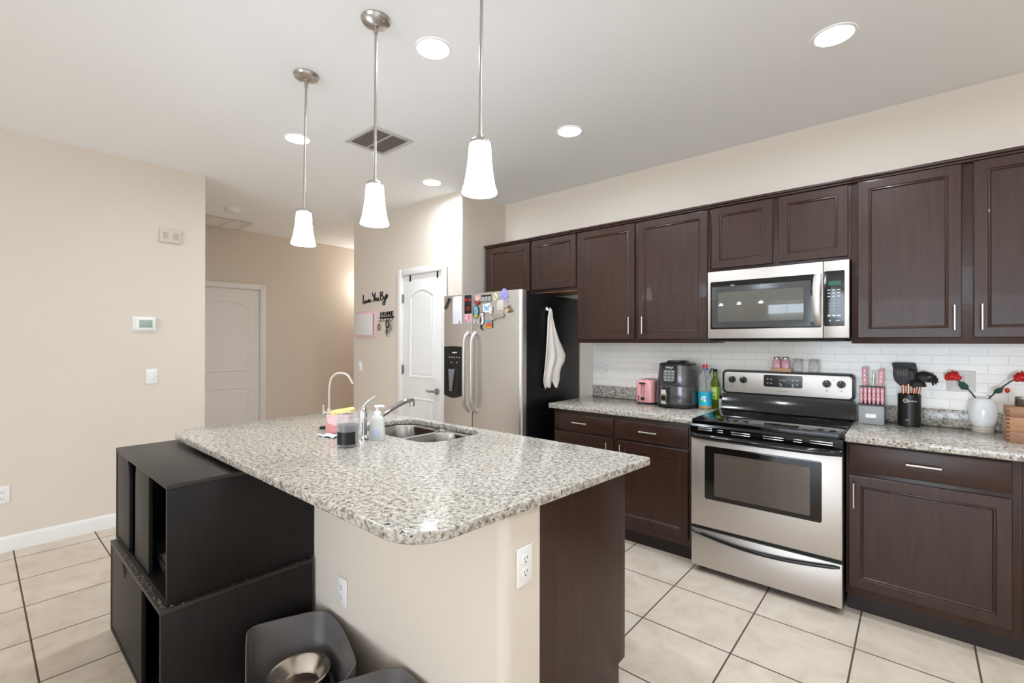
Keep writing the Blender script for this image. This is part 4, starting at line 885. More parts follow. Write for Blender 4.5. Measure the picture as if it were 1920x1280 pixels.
    obj('display_digits', MB().text('12:00', at(FACE_Y, .374, -.0779, 1.132), .017, .0002), mat('lcd_digits', (148, 160, 138), .4), bg)
    obj('maker_name', MB().text('FRIGIDAIRE', at(FACE_Y, .374, -.0749, 1.061), .0125, .0002), mat('grey_lettering', (112, 106, 102), .5), bg)
    lt = MB()
    for kx in (.068, .140, .620, .694):
        k = obj('knob', MB().cyl((kx, -.0748, 1.125), (kx, -.090, 1.125), .0235, .0215, 28).box(kx - .005, kx + .005, -.104, -.0895, 1.104, 1.146, .002), SATBLACK, bg)
        obj('pointer', MB().box(kx - .0015, kx + .0015, -.1047, -.1039, 1.134, 1.146), SILV, k)
        for s in range(11):
            a = math.radians(-60 + 30 * s); lt.box(kx + .030 * math.cos(a) - .0008, kx + .030 * math.cos(a) + .0008, -.0749, -.0745, 1.125 + .030 * math.sin(a) - .0008, 1.125 + .030 * math.sin(a) + .0008)
        lt.box(kx - .008, kx - .001, -.0749, -.0745, 1.080, 1.083).box(kx + .002, kx + .006, -.0749, -.0745, 1.079, 1.085).box(kx - .004, kx + .004, -.0749, -.0745, 1.090, 1.0915)
    obj('knob_marking', lt, INK, bg)
    obj('end_cap', MB().cyl((.655, -.0748, 1.152), (.655, -.0775, 1.152), .003, n=10), MATBLACK, bg, label='small black indicator light')
range_stove()
# ------------------------------------------------------------------ over-the-range microwave
def microwave():
    t = thing('microwave', 'stainless over-the-range microwave under the low wall cabinet', 'microwave', (.381, -.2, 1.40))
    x0, x1, yf, z0, z1 = .002, .761, -.386, 1.408, 1.843
    obj('body', MB().box(x0 + .004, x1 - .001, yf + .034, -.012, z0 - .004, 1.8445, .002), SATBLACK, t)
    obj('underside', MB().box(x0 + .02, x1 - .02, yf + .05, -.03, z0 - .018, z0 - .0045, .003), MATBLACK, t)
    obj('vent_filter', MB().box(.10, .34, -.30, -.10, z0 - .021, z0 - .0185, .001).box(.42, .66, -.30, -.10, z0 - .021, z0 - .0185, .001), NICKEL, t)
    d = obj('door', MB().box(x0, .6385, yf, yf + .033, z0, z1, .003), STEEL, t)
    obj('door_glass', MB().prism(rrect(.020, .632, 1.468, 1.776, .008, 4), yf - .0025, yf - .0002, 'y', .0006), mat('black_door_glass', (14, 14, 14), .05), d)
    obj('window_frame', MB().rings(.030, .580, 1.478, 1.742, [(0, yf - .0026), (.001, yf - .0034), (.030, yf - .0036), (.036, yf - .0030)]), mat('window_grey', (66, 66, 66), .15), d)
    obj('window', MB().box(.066, .545, yf - .0042, yf - .0037, 1.514, 1.705, .0002), mat('window_mesh_glass', (92, 90, 84), .06, spec=.8), d)
    obj('handle', MB().loft([[(xc + wx * math.cos(a), yc + .006 * math.sin(a), z) for a in [2 * PI * k / 14 for k in range(14)]] for xc, wx, yc, z in ((.614, .016, yf - .004, 1.480), (.614, .019, yf - .018, 1.50), (.612, .020, yf - .032, 1.56), (.611, .020, yf - .036, 1.63), (.612, .020, yf - .032, 1.70), (.614, .019, yf - .018, 1.755), (.614, .016, yf - .004, 1.775))]), STEEL, d)
    obj('maker_name', MB().text('Whirlpool', at(FACE_Y, .30, yf - .0006, 1.812), .030, .0003), mat('pale_lettering', (216, 210, 206), .3, .4), d)
    p = obj('control_panel', MB().box(.641, x1, yf, yf + .033, z0, z1, .003), STEEL, t)
    obj('keypad', MB().prism(rrect(.644, .740, 1.474, 1.786, .006, 4), yf - .0022, yf - .0002, 'y', .0005), BLACK, p)
    obj('display', MB().box(.664, .722, yf - .0030, yf - .0023, 1.705, 1.728), mat('green_display', (20, 74, 58), .2, emit=(16, 90, 66), es=.25), p)
    for r in range(3):
        mk = MB()
        for c in range(3): mk.box(.660 + c * .023, .674 + c * .023, yf - .0028, yf - .0023, 1.676 - r * .018, 1.681 - r * .018)
        obj('button_row', mk, SILV, p)
    for r, row in enumerate(('123', '456', '789', '-0-')):
        mk = MB()
        for c, ch in enumerate(row): mk.text(ch, at(FACE_Y, .668 + c * .022, yf - .0026, 1.620 - r * .017), .013, .0002)
        obj('digit_row', mk, SILV, p)
    mk = MB()
    for c in range(3): mk.box(.660 + c * .023, .676 + c * .023, yf - .0028, yf - .0023, 1.530, 1.538)
    obj('button_row', mk, SILV, p)
    obj('start_button', MB().cyl((.672, yf - .0028, 1.506), (.672, yf - .0023, 1.506), .004, n=12), SILV, p)
    obj('timer_button', MB().box(.700, .720, yf - .0028, yf - .0023, 1.504, 1.508), SILV, p)
microwave()
# ------------------------------------------------------------------ counter left of the stove
t = thing('toaster', 'pink two-slice toaster on the worktop beside the air fryer', 'toaster', (-.51, -.13, .915))
def tsec(i, z): return [(p[0], p[1], z) for p in rrect(-.588 + i, -.440 - i, -.238 + i, -.03 - i, .038, 6)]
obj('shell', MB().loft([tsec(.004, .928), tsec(0, .934), tsec(0, 1.075), tsec(.003, 1.088), tsec(.012, 1.097), tsec(.025, 1.100)]), PINK, t)
obj('base', MB().loft([tsec(.008, .919), tsec(.003, .9275)]), MATBLACK, t)
obj('slot', MB().box(-.552, -.532, -.205, -.06, 1.0985, 1.1008).box(-.498, -.478, -.205, -.06, 1.0985, 1.1008), MATBLACK, t)
obj('lever', MB().box(-.545, -.500, -.256, -.2385, 1.068, 1.080, .003), MATBLACK, t)
obj('lever_track', MB().box(-.534, -.530, -.2390, -.2380, .985, 1.066).box(-.515, -.511, -.2390, -.2380, .985, 1.066), MATBLACK, t)
obj('dial', MB().cyl((-.522, -.2385, .958), (-.522, -.250, .958), .0145, .013, 24), mat('brown_black', (42, 28, 26), .3), t)
for k in range(3): obj('button', MB().cyl((-.556, -.2375, .945 + k * .014), (-.556, -.2425, .945 + k * .014), .0042, n=12), MATBLACK, t)
obj('foot', MB().cyl((-.565, -.21, .9152), (-.565, -.21, .9195), .010, n=12).cyl((-.465, -.21, .9152), (-.465, -.21, .9195), .010, n=12).cyl((-.565, -.06, .9152), (-.565, -.06, .9195), .010, n=12).cyl((-.465, -.06, .9152), (-.465, -.06, .9195), .010, n=12), MATBLACK, t)
# air fryer
AFG = mat('gunmetal_grey', (92, 91, 92), .22, .55, coat=.3)
ax_, ay_ = -.274, -.185
t = thing('air_fryer', 'tall dark grey air fryer with a chrome basket handle', 'air fryer', (ax_, ay_, .915))
def asec(rx, ry, z, n=48, e=.62): return [(ax_ + rx * math.copysign(abs(math.cos(a)) ** e, math.cos(a)), ay_ + ry * math.copysign(abs(math.sin(a)) ** e, math.sin(a)), z) for a in [2 * PI * k / n for k in range(n)]]
obj('base', MB().loft([asec(.126, .128, .9155), asec(.134, .136, .925), asec(.134, .136, .943)]), MATBLACK, t)
obj('basket', MB().loft([asec(.135, .137, .9435), asec(.137, .139, .95), asec(.134, .137, 1.02), asec(.131, .134, 1.070)]), AFG, t)
obj('housing', MB().loft([asec(.130, .133, 1.0705), asec(.131, .134, 1.074), asec(.124, .127, 1.15), asec(.118, .120, 1.218), asec(.114, .116, 1.2225)]), AFG, t)
obj('top_cover', MB().loft([asec(.118, .120, 1.2228), asec(.118, .120, 1.228), asec(.108, .110, 1.233), asec(.07, .07, 1.240), asec(.066, .066, 1.250), asec(.062, .062, 1.251)]), SATBLACK, t)
def apanel(x0, x1, za, zb, d):
    mb = MB(); secs = []
    for z, i in ((za, .016), (za + .006, .006), (za + .016, 0), ((za + zb) / 2, 0), (zb, 0)):
        ry = .127 + (1.15 - z) * .095 + d; secs.append([(x0 + i + (x1 - x0 - 2 * i) * k / 8, ay_ - ry - .0005, z) for k in range(9)] + [(x1 - i - (x1 - x0 - 2 * i) * k / 8, ay_ - ry + .012, z) for k in range(9)])
    return mb.loft(secs)
pn = obj('control_panel', apanel(-.340, -.232, 1.092, 1.222, .004), BLACK, t)
obj('display', apanel(-.328, -.246, 1.104, 1.188, .0052), mat('smoke_panel', (96, 98, 98), .18), t)
mk = MB(); TL = Matrix.Rotation(-.094, 4, 'X')
for r in range(4):
    for c in range(3): mk.box(-.320 + c * .026, -.304 + c * .026, -.330 + .0 , -.3292, 1.112 + r * .020, 1.118 + r * .020)
for v in mk.bm.verts: v.co.y = ay_ - (.127 + (1.15 - v.co.z) * .095 + .0062)
mk.text('NINJA', at(FACE_Y @ Matrix.Identity(4), -.286, ay_ - (.127 + (1.15 - 1.203) * .095 + .0055), 1.203), .021, .0004)
obj('panel_marking', mk, SILV, t)
hd = obj('basket_handle', MB().loft([[(x, y, z) for x, y in ((-.322, y0), (-.318, y0 - .006), (-.286, y0 - .006), (-.282, y0), (-.286, y0 + .018), (-.318, y0 + .018))] for y0, z in ((-.345, .942), (-.372, .950), (-.376, 1.0), (-.372, 1.05), (-.350, 1.066), (-.328, 1.068))]), CHROME, t)
obj('power_cord', MB().tube(spline([(-.125, -.10, .985), (-.105, -.09, 1.04), (-.118, -.06, 1.10), (-.128, -.05, 1.16), (-.132, -.045, 1.215)]), .0038, 8).tube(spline([(-.118, -.05, 1.10), (-.105, -.035, 1.15), (-.09, -.025, 1.185), (-.082, -.02, 1.195)]), .0038, 8), MATBLACK, t)
# oil bottle
OIL = mat('golden_oil', (222, 166, 50), .15, trans=.3, ior=1.2)
PET = clear('clear_plastic', (228, 230, 226), .16)
ox, oy = -.091, -.152
t = thing('oil_bottle', 'clear plastic cooking oil bottle with a turquoise label and red cap', 'bottle', (ox, oy, .915))
def osec(r, z): return [(ox + r * math.copysign(abs(math.cos(a)) ** .8, math.cos(a)), oy + r * math.copysign(abs(math.sin(a)) ** .8, math.sin(a)), .915 + z) for a in [2 * PI * k / 32 for k in range(32)]]
obj('bottle', MB().loft([osec(.040, 0), osec(.0445, .006), osec(.0445, .115), osec(.042, .122), osec(.0445, .13), osec(.038, .155), osec(.036, .175), osec(.040, .20), osec(.043, .215), osec(.038, .232), osec(.026, .255), osec(.0155, .268), osec(.0135, .272), osec(.0135, .286)]), PET, t)
obj('oil', MB().loft([osec(.038, .003), osec(.042, .008), osec(.042, .026), osec(.042, .0265)]), OIL, t)
lb = obj('label', MB().loft([osec(.0455, .024), osec(.0455, .117)], cap=False), mat('turquoise_label', (40, 178, 206), .4), t, smooth=60)
def wrap(mb, cx, cy, r, th0):
    # wrap flat x/z drawing (around x=0) onto a cylinder
    for v in mb.bm.verts:
        a = th0 + v.co.x / r; h = r - v.co.y; v.co = Vector((cx + h * math.cos(a), cy + h * math.sin(a), v.co.z))
    return mb
TH = math.radians(-76)
obj('label_badge', wrap(MB().loft([[(rx * math.cos(a), -.0008, .986 + rz * math.sin(a)) for a in [2 * PI * k / 28 for k in range(28)]] for rx, rz in ((.028, .019), (.014, .009), (.001, .001))], cap=False), ox, oy, .0465, TH), mat('white_badge', (236, 236, 240), .4), lb, smooth=60)
obj('label_print', wrap(MB().text('Wesson', at(FACE_Y, 0, -.002, .988), .014, .0002), ox, oy, .0465, TH), mat('blue_print', (40, 80, 170), .5), lb)
obj('label_leaf', wrap(MB().loft([[(-.014 + rx * math.cos(a), -.0022, .973 + rz * math.sin(a)) for a in [2 * PI * k / 16 for k in range(16)]] for rx, rz in ((.010, .007), (.001, .001))], cap=False), ox, oy, .0465, TH), mat('leaf_green', (120, 200, 60), .5), lb, smooth=60)
obj('collar', MB().loft([osec(.0175, .272), osec(.0175, .284)]), mat('blue_collar', (70, 110, 200), .4), t)
obj('cap', MB().loft([osec(.0150, .2845), osec(.0150, .310), osec(.0135, .312)]), RED, t)
# olive oil
gx, gy = -.052, -.062
t = thing('olive_oil_bottle', 'square green glass olive oil bottle behind the plastic oil bottle', 'bottle', (gx, gy, .915))
OG = mat('olive_green_glass', (134, 158, 30), .06, trans=.6, ior=1.4)
def gsec(r, z, q=.25): return [(p[0], p[1], .915 + z) for p in rrect(gx - r, gx + r, gy - r, gy + r, r * (1 - q * .7), 5)]
obj('bottle', MB().loft([gsec(.026, 0, .9), gsec(.029, .005, .9), gsec(.029, .165, .9), gsec(.026, .185, .6), gsec(.015, .21, .1), gsec(.0125, .225, .05), gsec(.0125, .256, .05)]), OG, t)
obj('label', MB().box(gx - .024, gx + .024, gy - .0305, gy - .0292, .975, 1.065, .0002).box(gx + .0292, gx + .0305, gy - .024, gy + .024, .975, 1.065, .0002), mat('lime_label', (176, 212, 60), .5), t)
obj('label_print', MB().cyl((gx, gy - .0306, 1.04), (gx, gy - .0312, 1.04), .014, n=20).box(gx - .018, gx + .018, gy - .0312, gy - .0306, 1.002, 1.014), mat('pale_lime', (224, 236, 190), .5), t)
obj('cap', MB().loft([gsec(.0140, .2565, .0), gsec(.0140, .275, .0), gsec(.012, .277, 0)]), MATBLACK, t)
qx, qy = -.024, -.050
t = thing('spice_bottle', 'small white bottle with a dark cap, tucked against the stove', 'bottle', (qx, qy, .915))
obj('bottle', MB().lathe([(.015, 0), (.017, .003), (.017, .058), (.011, .066)], (qx, qy, .915), 24), PLASTIC, t)
obj('cap', MB().lathe([(.013, .0662), (.013, .088), (.011, .09)], (qx, qy, .915), 24), MATBLACK, t)
# ------------------------------------------------------------------ on the stove console
CZ = 1.1902
t = single('shaker_tray', 'small pale wood tray under the two pink shakers on the stove', 'tray', MB().box(.305, .427, -.070, -.026, CZ, CZ + .004, .001).box(.305, .427, -.070, -.066, CZ + .004, CZ + .022, .001).box(.305, .427, -.030, -.026, CZ + .004, CZ + .022, .001).box(.305, .309, -.066, -.030, CZ + .004, CZ + .022).box(.423, .427, -.066, -.030, CZ + .004, CZ + .022), BIRCH, (.366, -.048, CZ))
for x, lb in ((.338, 'left one of the two pink salt and pepper shakers on the stove'), (.390, 'right one of the two pink salt and pepper shakers on the stove')):
    t = thing('shaker', lb, 'shaker', (x, -.048, CZ + .0045), group='pink shakers on the stove console')
    z = CZ + .0045
    obj('bottle', MB().loft([[(p[0], p[1], z + h) for p in rrect(x - r, x + r, -.048 - r * .7, -.048 + r * .7, r * .45, 4)] for h, r in ((0, .022), (.003, .024), (.062, .024), (.070, .017), (.078, .0165))]), mat('pink_glaze', (230, 168, 182), .2, coat=.3), t)
    obj('cap', MB().lathe([(.018, .0782), (.0185, .088), (.016, .0925), (.001, .0935)], (x, -.048, z), 24), NICKEL, t)
for x, lb in ((.459, 'empty clear glass jar with lid on the stove, beside the pink shakers'), (.548, 'empty clear glass jar with lid on the stove, farther from the shakers')):
    t = thing('glass_jar', lb, 'jar', (x, -.045, CZ), group='clear glass jars on the stove console')
    obj('jar', MB().loft([[(p[0], p[1], CZ + h) for p in rrect(x - r, x + r, -.045 - r * .9, -.045 + r * .9, r * q, 5)] for h, r, q in ((.0003, .024, .5), (.004, .029, .5), (.055, .030, .5), (.064, .024, .8), (.070, .024, .9), (.070, .022, .9), (.062, .022, .8), (.054, .0275, .5), (.006, .0265, .5), (.004, .02, .5))]), GLASS, t)
    obj('lid', MB().lathe([(.0265, .0705), (.0275, .073), (.0275, .082), (.025, .086), (.001, .087)], (x, -.045, CZ), 32), mat('frosted_lid', (226, 224, 220), .2, trans=.4), t)
# ------------------------------------------------------------------ knife block and knives
t = thing('knife_block', 'grey and clear knife block with a white label beside the stove', 'knife block', (.845, -.14, .915))
KX0, KX1 = .787, .903
obj('block', MB().box(KX0, KX1, -.190, -.085, .9155, 1.018, .002), mat('light_grey_block', (150, 152, 152), .4), t)
obj('upper_slot_board', MB().box(KX0, KX1, -.135, -.090, 1.0185, 1.128, .003), mat('dark_slot_board', (84, 80, 80), .4), t)
obj('front_ledge', MB().box(KX0, KX1, -.190, -.1355, 1.0185, 1.024, .001), mat('dark_slot_board', (84, 80, 80), .4), t)
obj('label', MB().prism(rrect(.820, .868, .952, .974, .004, 3), -.1914, -.1903, 'y'), mat('white_label', (238, 236, 234), .5), t)
PKH = mat('pink_handle', (232, 168, 176), .35)
def knife(label, x, y, z0, z1, w, tilt=0.0):
    t = thing('knife', label, 'knife', (x, y, z0), group='pink-handled knives in the block')
    h = z1 - z0
    obj('handle', MB().loft([[(x + tilt * f + a, y + b, z0 + h * f) for a, b in [(ww * math.cos(k * PI / 5), .006 * math.sin(k * PI / 5)) for k in range(10)]] for f, ww in ((0.0, w * .35), (.12, w * .8), (.35, w), (.6, w * .85), (.85, w), (.97, w * .9), (1, w * .6))]), PKH, t)
    for f in (.3, .55, .8): obj('rivet', MB().cyl((x + tilt * f, y - .0070, z0 + h * f), (x + tilt * f, y - .0050, z0 + h * f), .0018, n=8), PULL, t)
words = ('leftmost', 'second from the left', 'third from the left', 'third from the right', 'second from the right', 'rightmost')
for k in range(6): knife('pink steak knife handle in the front row of the block, ' + words[k], .797 + k * .0194, -.152, 1.0262, 1.122, .0088, 0)
knife('tall pink knife handle at the back of the block, beside the stove', .811, -.112, 1.1285, 1.241, .0125, -.002)
knife('tall pink knife handle at the back of the block, beside the utensil crock', .884, -.112, 1.1285, 1.228, .0135, .004)
t = thing('sharpening_steel', 'slim steel rod with a ring between the two tall pink knives', 'sharpening rod', (.851, -.112, 1.1285), group=None)
obj('handle', MB().tube([(.849, -.112, 1.1285), (.851, -.112, 1.17), (.853, -.112, 1.200)], [.005, .0065, .005], 12), PULL, t)
obj('ring', MB().tube([(.8535 + .0065 * math.cos(2 * PI * k / 14), -.112, 1.2075 + .0075 * math.sin(2 * PI * k / 14)) for k in range(15)], .0016, 8, cap=False), PULL, t)
# ------------------------------------------------------------------ utensil crock
hx, hy = 1.011, -.115
t = thing('utensil_holder', 'black cylindrical utensil crock with a white emblem beside the knife block', 'utensil holder', (hx, hy, .915))
R = .0505
obj('cylinder', MB().lathe([(R - .003, .0004), (R, .003), (R, .178), (R - .0015, .180), (R - .003, .178), (R - .003, .006), (.001, .005)], (hx, hy, .915), 48), SATBLACK, t)
em = MB()
em.loft([[(-.022 + r * math.cos(a), -.0004, 1.060 + r * math.sin(a)) for a in [2 * PI * k / 24 for k in range(24)]] for r in (.012, .0095)], cap=False)
em.loft([[(-.022 + s * .008, -.0004, 1.052), (-.022 + s * .006, -.0004, 1.052), (-.022 - s * .008, -.0004, 1.068), (-.022 - s * .006, -.0004, 1.068)] for s in (1,)], cap=True)
em.loft([[(-.030, -.0004, 1.052), (-.028, -.0004, 1.052), (-.014, -.0004, 1.068), (-.016, -.0004, 1.068)]], cap=True)
em.text('Kitchen', at(FACE_Y, .006, -.0006, 1.059), .014, .0002)
em.text('~', at(FACE_Y, -.016, -.0006, .955), .03, .0002)
obj('emblem', wrap(em, hx, hy, R, math.radians(-82)), mat('white_print', (226, 224, 222), .5), t)
UB = mat('black_silicone', (34, 32, 34), .5)
UG = 'black silicone utensils with copper handles'
def utensil(name, label, base, top, head, hm=UB):
    t = thing(name, label, 'cooking utensil', base, group=UG)
    obj('handle', MB().tube([base, top], [.006, .0068], 12), COPPER, t)
    obj('head', head, hm, t, smooth=50)
    return t
def flat_head(P, y, th, bulge=.0, slots=()):
    mb = MB(); mb.prism(P, y - th / 2, y + th / 2, 'y', th * .3); return mb
B_ = .9215
utensil('turner', 'wide flat-edged black turner, tallest in the utensil crock', (.985, -.105, B_), (.985, -.100, 1.150), flat_head([(.975, 1.140), (.998, 1.140), (1.036, 1.185), (1.046, 1.225), (1.040, 1.262), (1.032, 1.269), (.945, 1.269), (.934, 1.264), (.940, 1.235), (.952, 1.185)], -.098, .008))
mb = flat_head([(.972, 1.138), (.990, 1.136), (1.008, 1.150), (1.018, 1.185), (1.014, 1.225), (1.002, 1.247), (.955, 1.247), (.942, 1.240), (.940, 1.200), (.948, 1.165)], -.125, .007)
sl = utensil('slotted_turner', 'rounded black slotted turner in front in the utensil crock', (.990, -.125, B_), (.984, -.127, 1.145), mb)
for k in range(4): obj('slot', MB().prism([(.957 + k * .012, 1.198), (.961 + k * .012, 1.197), (.967 + k * .012, 1.226), (.963 + k * .012, 1.227)], -.1295, -.1283, 'y'), mat('slot_pale', (104, 100, 98), .6), sl)
utensil('spoon', 'black serving spoon leaning behind the turners in the crock', (1.000, -.135, B_), (1.008, -.132, 1.150), MB().ball((1.020, -.120, 1.195), (.020, .007, .040), 18, 12).cyl((1.008, -.131, 1.148), (1.014, -.126, 1.17), .007, .008, 12))
utensil('ladle', 'black ladle with its cup turned down at the right of the crock', (1.022, -.110, B_), (1.032, -.118, 1.135), MB().lathe([(.004, .036), (.02, .033), (.033, .02), (.038, .0), (.034, -.001), (.028, .018), (.012, .030)], (1.046, -.122, 1.140), 28).tube([(1.031, -.118, 1.13), (1.034, -.116, 1.15)], .008, 10))
pf = MB().lathe([(.004, .026), (.02, .024), (.033, .014), (.038, .0), (.035, -.002), (.028, .010), (.012, .020)], (0, 0, 0), 28)
for k in range(6):
    a = math.radians(-50 + 20 * k + 0); pf.tube(spline([(.032 * math.cos(a), .032 * math.sin(a), .010), (.050 * math.cos(a), .046 * math.sin(a), .002), (.056 * math.cos(a), .052 * math.sin(a), -.010)]), [.0055] * 8 + [.004] * 5, 8)
pf.xf(Matrix.Translation((1.078, -.105, 1.190)) @ Matrix.Rotation(math.radians(40), 4, 'X') @ Matrix.Rotation(math.radians(18), 4, 'Y'))
ps = utensil('pasta_server', 'black toothed pasta server fanning out at the right of the crock', (1.030, -.095, B_), (1.058, -.098, 1.165), pf)
obj('drain_hole', MB().lathe([(.009, 0), (.001, .0006)], (0, 0, 0), 16, 1, .5).xf(Matrix.Translation((1.095, -.135, 1.195)) @ Matrix.Rotation(math.radians(80), 4, 'X')), mat('slot_pale', (104, 100, 98), .6), ps)
utensil('whisk_brush', 'slim black silicone spatula mostly hidden behind the pasta server', (1.015, -.085, B_), (1.035, -.075, 1.150), flat_head([(1.026, 1.145), (1.046, 1.145), (1.058, 1.165), (1.056, 1.215), (1.026, 1.222), (1.020, 1.17)], -.073, .007)).name = 'spatula'
# ------------------------------------------------------------------ vase with red glass roses
vx, vy = 1.304, -.085
t = thing('vase', 'round white ceramic vase with a pale ringed foot on the right worktop', 'vase', (vx, vy, .915))
obj('body', MB().lathe([(.038, .030), (.046, .040), (.0530, .065), (.0555, .095), (.0535, .125), (.047, .150), (.039, .168), (.034, .175), (.032, .176), (.030, .172), (.038, .155), (.046, .11), (.043, .05), (.001, .036)], (vx, vy, .915), 40), mat('milky_glass', (242, 244, 244), .12, coat=.4), t)
obj('foot', MB().lathe([(.041, .0), (.043, .003), (.042, .012), (.044, .015), (.042, .022), (.041, .0295)], (vx, vy, .915), 40), mat('pearl_foot', (206, 198, 184), .2, trans=.2), t)
def rose(label, stem, head, leaf, bud=None):
    t = thing('glass_rose', label, 'flower', stem[0], group='red glass roses in the white vase')
    obj('stem', MB().tube(spline(stem, 5), .0035, 8).tube([stem[1], (Vector(stem[1]) + Vector((-.012, -.004, .010)))], [.003, .001], 6), mat('dark_stem', (52, 62, 60), .3), t)
    h = Vector(head); mb = MB()
    mb.ball(h, (.029, .025, .023), 18, 12)
    for n, r, dz, sz in ((7, .021, -.004, .015), (5, .013, .010, .013)):
        for k in range(n):
            a = 2 * PI * k / n + r * 40
            mb.ball((h.x + r * math.cos(a), h.y + r * .8 * math.sin(a) - .003, h.z + dz + .006 * math.sin(3 * a)), (sz, sz * .9, sz * .95), 12, 8)
    mb.ball((h.x - .002, h.y, h.z + .026), (.005, .005, .007), 8, 6)
    obj('bloom', mb, RED, t)
    lv = []
    a, b = Vector(leaf[0]), Vector(leaf[1]); d = (b - a); s_ = Vector((-d.z, 0, d.x)).normalized() * d.length * .34
    lv = MB(); P = [a, a + d * .35 + s_, a + d * .7 + s_ * .8, b, a + d * .7 - s_ * .6, a + d * .35 - s_ * .7]
    lv.loft([[p + Vector((0, -.003, 0)) for p in P], [p + Vector((0, .003, 0)) for p in P]])
    obj('leaf', lv, GREEN, t)
    if bud is not None:
        obj('bud', MB().ball(bud, (.010, .010, .012), 12, 8), RED, t); obj('bud_stem', MB().tube([leaf[0], bud], .0028, 8), mat('amber_glass', (190, 140, 40), .2), t)
    return t
rose('red glass rose leaning left out of the white vase', [(vx - .005, vy, 1.05), (1.275, vy - .002, 1.095), (1.245, vy - .004, 1.140), (1.208, vy - .006, 1.182)], (1.190, vy - .008, 1.200), ((1.252, vy - .012, 1.130), (1.212, vy - .012, 1.178)))
rose('red glass rose with a small bud, leaning right out of the white vase', [(vx + .005, vy, 1.05), (1.333, vy - .002, 1.100), (1.372, vy - .004, 1.150), (1.402, vy - .006, 1.182), (1.418, vy - .007, 1.193)], (1.446, vy - .008, 1.208), ((1.378, vy - .012, 1.150), (1.340, vy - .012, 1.122)), (1.392, vy - .012, 1.138))
# ------------------------------------------------------------------ wooden crate at the right edge
t = thing('wooden_crate', 'brown dovetailed wooden box at the right edge of the worktop', 'wooden box', (1.455, -.33, .915))
CR = wood('walnut_box', (128, 92, 70), (168, 124, 94), .5, (2, 20, 9)); CRL = wood('light_box_board', (158, 114, 82), (190, 142, 104), .5, (2, 20, 9))
for z0, z1, m_ in ((.9155, .968, CR), (.9685, 1.035, CRL), (1.0355, 1.079, CR)):
    obj('board', MB().box(1.360, 1.60, -.380, -.360, z0, z1, .001), m_, t)
    obj('board', MB().box(1.360, 1.3715, -.3595, -.27, z0, z1, .001), m_, t)
for k in range(8): obj('dovetail', MB().box(1.3602, 1.370, -.3812, -.3801, .922 + k * .0195, .932 + k * .0195), mat('dark_end_grain', (92, 62, 46), .6), t)
obj('lid_board', MB().box(1.360, 1.60, -.380, -.27, 1.0795, 1.083, .001).box(1.373, 1.60, -.2895, -.27, .9155, 1.079), CR, t)
t = thing('tin_candle', 'small dark metal tin standing on the wooden box at the right edge', 'tin', (1.425, -.33, 1.0835))
obj('tin', MB().lathe([(.032, 0), (.034, .003), (.034, .034)], (1.425, -.33, 1.0835), 28), mat('embossed_pewter', (110, 104, 98), .3, .8, noise=.5, nscale=120), t)
obj('lid', MB().lathe([(.0345, .0345), (.0345, .042), (.032, .045), (.001, .046)], (1.425, -.33, 1.0835), 28), NICKEL, t)
# ------------------------------------------------------------------ pantry wall decor
YW = YP - .0005
def wp(X, Y): return (-3.779 + (X - 278) * .00157, YW - .006, 1.92 - (Y - 160) * .00093)
strokes = [[(284, 155), (281, 200), (279, 240), (283, 262), (296, 254), (304, 240)], [(312, 228), (302, 238), (304, 254), (316, 250), (319, 234), (311, 228)], [(319, 234), (326, 236), (331, 254), (340, 240), (343, 228)], [(345, 242), (360, 238), (366, 226), (356, 218), (348, 230), (350, 248), (364, 250), (378, 244), (388, 232)],
           [(402, 140), (404, 165), (412, 186), (424, 182), (434, 160), (438, 142)], [(438, 142), (430, 190), (420, 226), (410, 248)], [(442, 204), (431, 216), (434, 236), (446, 234), (450, 214), (442, 204)], [(452, 206), (453, 228), (460, 240), (470, 230), (474, 206), (475, 230), (481, 244), (488, 238)],
           [(499, 145), (502, 190), (503, 238)], [(495, 156), (512, 143), (528, 152), (524, 172), (506, 187), (528, 192), (537, 212), (526, 234), (503, 240)], [(541, 200), (542, 220), (550, 230), (558, 218), (562, 198), (561, 240), (553, 288), (541, 300), (531, 286), (541, 260), (560, 242), (572, 230)], [(566, 214), (580, 204), (584, 186), (574, 180), (566, 198), (570, 222), (582, 216), (591, 190)]]
mb = MB()
for s in strokes: mb.tube(spline([wp(*p) for p in s], 5), .0058, 8)
single('wall_script_sign', 'black cursive wall lettering reading Love You Bye', 'wall sign', mb, MATBLACK, (-3.53, YW, 1.85), smooth=50)
t = thing('key_rack', 'black HOME key rack with five hooks on the pantry wall', 'key rack', (-3.31, YW, 1.65))
obj('shelf_bar', MB().box(-3.436, -3.180, YW - .014, YW, 1.641, 1.660, .002), MATBLACK, t)
mb = MB()
for ch, x in (('H', -3.397), ('M', -3.270), ('E', -3.207)):
    mb.text(ch, at(FACE_Y, x, YW - .007, 1.687) @ Matrix.Diagonal((1.15, 1, 1, 1)), .074, .005)
mb.tube([(p[0], YW - .007, p[1]) for p in heart(-3.336, 1.690, .024) + [heart(-3.336, 1.690, .024)[0]]], .004, 8)
obj('lettering', mb, MATBLACK, t)
for x in (-3.42, -3.368, -3.31, -3.262, -3.205): obj('hook', MB().tube(spline([(x, YW - .006, 1.641), (x, YW - .010, 1.618), (x, YW - .024, 1.608), (x, YW - .030, 1.620)]), .003, 8), MATBLACK, t)
DK = mat('dark_key_metal', (58, 52, 48), .4, .6); LK = mat('pale_key_metal', (150, 140, 128), .35, .7)
def loop(cx, cz, rx, rz, y, r, n=18): return MB().tube([(cx + rx * math.cos(2 * PI * k / n), y, cz + rz * math.sin(2 * PI * k / n)) for k in range(n + 1)], r, 8, cap=False)
HY = YW - .024
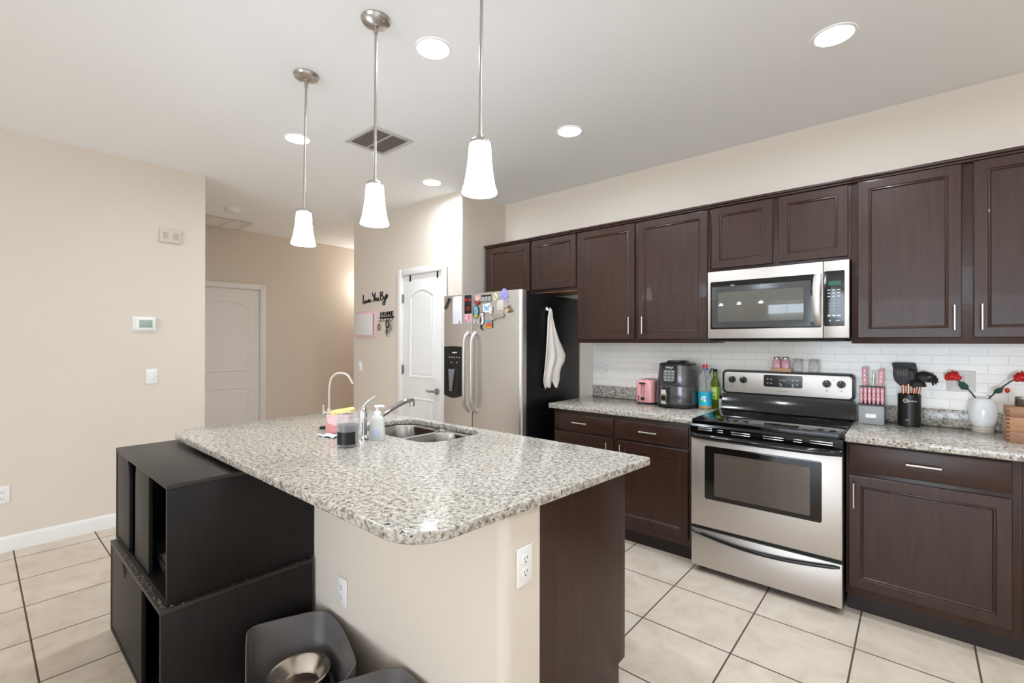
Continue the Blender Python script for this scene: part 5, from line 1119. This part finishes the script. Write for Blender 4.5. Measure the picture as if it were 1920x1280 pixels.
t = thing('key_ring', 'single silver key clip on the leftmost hook of the HOME rack', 'keys', (-3.42, HY, 1.60), group='keys hanging on the rack')
obj('strap', MB().tube([(-3.42, HY, 1.606), (-3.424, HY, 1.578)], .0025, 8), LK, t)
obj('clip', loop(-3.428, 1.546, .020, .034, HY, .0045), DK, t)
t = thing('key_ring', 'large dark bunch of keys on the fourth hook of the HOME rack', 'keys', (-3.262, HY, 1.60), group='keys hanging on the rack')
obj('carabiner', loop(-3.268, 1.574, .026, .038, HY, .007), DK, t)
for k, (dx_, dz_, l) in enumerate(((-.05, -.085, .055), (-.028, -.06, .06), (.0, -.05, .08), (.018, -.06, .05), (.034, -.05, .06))):
    p0 = Vector((-3.272, HY - .004 * k, 1.540)); d = Vector((dx_, 0, dz_)).normalized(); p1 = p0 + d * (.02 + l)
    obj('key', MB().tube([p0, p0 + d * .02], .0022, 6).loft([[p0 + d * q + Vector((w_, yy, 0)) for w_, yy in ((-w, -.001), (w, -.001), (w, .001), (-w, .001))] for q, w in ((.02, .009), (.036, .011), (.044, .005), (.02 + l, .0045))]), DK if k % 2 == 0 else LK, t)
t = thing('key_ring', 'short key clip on the rightmost hook of the HOME rack', 'keys', (-3.205, HY, 1.60), group='keys hanging on the rack')
obj('strap', MB().tube([(-3.205, HY, 1.606), (-3.207, HY, 1.575)], .0025, 8), LK, t)
obj('clip', loop(-3.210, 1.542, .015, .034, HY, .0042), LK, t)
t = thing('framed_board', 'blank white board in a pink frame on the pantry wall', 'framed board', (-3.71, YW, 1.585))
obj('frame', MB().rings(-3.900, -3.516, 1.440, 1.728, [(0, YW), (0, YW - .016), (.003, YW - .018), (.026, YW - .018), (.030, YW - .010), (.032, YW - .008)]), mat('pink_frame', (236, 188, 196), .5), t)
obj('board', MB().box(-3.893, -3.556, YW - .0215, YW - .0185, 1.462, 1.705, .001), mat('white_board', (232, 228, 222), .35), t)
for x, lb in ((-2.885, 'small black over-door hook on the pantry door, toward its hinge side'), (-2.455, 'small black over-door hook on the pantry door, toward the fridge')):
    single('door_hook', lb, 'hook', MB().box(x - .011, x + .011, YP - .0135, YP - .0105, 2.005, 2.069, .0005).box(x - .011, x + .011, YP - .0135, YP + .02, 2.0655, 2.0675), MATBLACK, (x, YP - .012, 2.03), group='over-door hooks')
